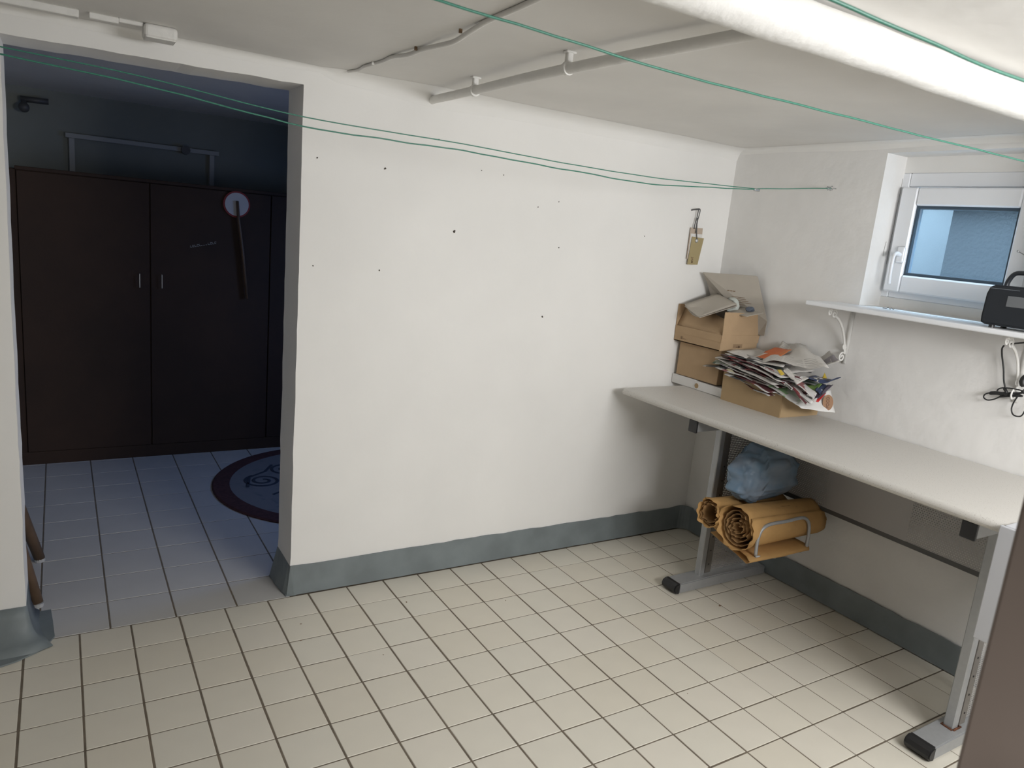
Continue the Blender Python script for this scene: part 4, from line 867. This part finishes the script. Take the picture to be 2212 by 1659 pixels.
tube(bm, smoothpts([z4(420, 1360), z4(350, 1345), z4(290, 1360), z4(275, 1390), z4(310, 1415), z4(370, 1408), z4(430, 1385), z4(500, 1370), z4(600, 1365), z4(645, 1378)], 5), .0024, 7)
tube(bm, smoothpts([z4(400, 1330), z4(420, 1308), z4(470, 1300), z4(560, 1310), z4(640, 1330), z4(660, 1360)], 5), .0024, 7)
tube(bm, smoothpts([z4(700, 1300), z4(640, 1330), z4(575, 1410), z4(538, 1490), z4(550, 1550), z4(600, 1570), z4(640, 1555), z4(680, 1480)], 5), .0024, 7)
tube(bm, smoothpts([z4(430, 1370), z4(520, 1350), z4(600, 1350), z4(660, 1345)], 5), .0035, 7); tube(bm, smoothpts([z4(420, 1385), z4(520, 1380), z4(640, 1380)], 5), .003, 7)
pp_('loops', bm, M['black'])
bm = BM(); tube(bm, smoothpts([z4(325, 1352), z4(350, 1350), z4(400, 1350), z4(440, 1355), z4(480, 1352), z4(520, 1358)], 3), [.003, .005, .0062, .0066, .0066, .0066, .0066, .0066, .0066, .0066, .006, .006, .006, .005, .004, .003], 8); pp_('connector', bm, M['black'])
bm = BM(); tube(bm, [z4(470, 1305), z4(490, 1340), z4(480, 1375)], .0055, 8); pp_('tie', bm, M['black'])
bm = BM(); tube(bm, smoothpts([z4(650, 1290), z4(640, 1240), z4(660, 1200), z4(700, 1180)], 3), [.006, .009, .010, .010, .009, .009, .008, .008, .008, .006], 10); pp_('plug', bm, M['black'])

# ------------------------------------------------------------------ tags on a nail
tg = empty('swing_tags', (-.24, -.01, 1.63)); tag(tg, 'two brown paper tags on a dark cord hanging from a wall nail', 'tag')
def tp(name, bm, m, sm=False): o = obj(name, bm, m, tg, sm); o.matrix_parent_inverse = Matrix.Translation((.24, .01, -1.63)); return o
bm = BM(); tube(bm, [(-.252, .004, 1.633), (-.252, -.014, 1.636), (-.222, -.020, 1.640)], .0034, 8); tp('nail', bm, M['metal_dark'])
bm = BM()
tube(bm, smoothpts([(-.240, -.018, 1.640), (-.219, -.022, 1.641), (-.217, -.020, 1.615), (-.219, -.016, 1.58), (-.213, -.016, 1.53), (-.206, -.017, 1.502)], 5), .0022, 6)
tube(bm, smoothpts([(-.224, -.018, 1.640), (-.226, -.017, 1.60), (-.232, -.014, 1.565), (-.230, -.014, 1.548)], 5), .0022, 6)
tube(bm, smoothpts([(-.222, -.018, 1.60), (-.221, -.015, 1.57), (-.217, -.014, 1.54), (-.220, -.014, 1.53)], 5), .002, 6)
tp('cord_loop', bm, M['metal_dark'], True)
bm = BM(); prism(bm, [(-.249, 1.553), (-.170, 1.556), (-.168, 1.527), (-.172, 1.41), (-.248, 1.405)], 'y', -.0085, -.0075); tp('back_tag', bm, mat('pale_brown_tag', (.50, .41, .33), .7))
bm = BM(); prism(bm, [(-.243, 1.526), (-.168, 1.527), (-.170, 1.408), (-.242, 1.407)], 'y', -.0095, -.0086); tp('white_insert', bm, M['white_card'])
bm = BM(); prism(bm, [(-.236, 1.512), (-.158, 1.509), (-.176, 1.382), (-.243, 1.380)], 'y', -.0135, -.012); tp('front_tag', bm, mat('olive_kraft_tag', (.37, .30, .155), .7))
bm = BM(); tube(bm, [(-.205 + .0075 * math.cos(a), -.0145, 1.495 + .0075 * math.sin(a)) for a in [k_ * PI / 8 for k_ in range(17)]], .0025, 6, cap=False); tp('eyelet', bm, M['steel'], True)
bm = BM(); cyl(bm, (-.205, -.0142, 1.495), .0055, .0004, 'y', 12); tp('eyelet_hole', bm, M['white_card'])
bm = text_bm('JAM', .017, frame((-.216, -.0142, 1.402), (0.06, 0, -1), (1, 0, .06)), .0003); tp('lettering', bm, M['inkbrown'])

# ------------------------------------------------------------------ open room door close to the camera
dr2 = empty('door_1', (-2.0, -3.13, 0)); tag(dr2, 'brown room door standing open at the right edge', kind=S)
ex, ey = -2.1139, -2.3637; hx, hy = -1.93, -3.13
L = math.hypot(hx - ex, hy - ey); ang = math.atan2(hy - ey, hx - ex)
mt = Matrix.Translation((ex, ey, 0)) @ Matrix.Rotation(ang, 4, 'Z')
def drp(name, bm, m): o = obj(name, bm, m, dr2); o.matrix_parent_inverse = Matrix.Translation((2.0, 3.13, 0)); return o
bm = BM(); box(bm, (0, 0, .01), (L, .04, 1.88), .003, 2, mt); drp('leaf', bm, M['board_brown'])
bm = BM()
for s_ in (-1, 1):
    y0 = .02 + s_ * .02; tube(bm, [mt @ Vector((.06, y0, 1.0)), mt @ Vector((.06, y0 + s_ * .045, 1.0)), mt @ Vector((.17, y0 + s_ * .05, 1.0))], .009, 8)
drp('handle', bm, M['steel'])

# ------------------------------------------------------------------ crumbs on the floor
for (x, y, s_) in [(-1.686, -.217, .0035), (-.476, -.722, .006), (-2.131, -.33, .003), (-2.102, -.224, .003), (-1.31, -.35, .0025), (-1.05, -1.12, .002), (-1.35, -1.45, .0022), (-1.9, -.52, .002)]:
    bm = BM(); bmesh.ops.create_icosphere(bm, subdivisions=1, radius=s_, matrix=Matrix.Diagonal((1.4, .8, .35, 1)))
    o = obj('crumb', bm, M['inkbrown']); o.location = (x, y, s_ * .35); o.rotation_euler = (0, 0, RND.uniform(0, 3))
    tag(o, 'tiny brown crumb of dirt on the cream floor tiles', 'crumb', 'dirt crumbs on the tiles')
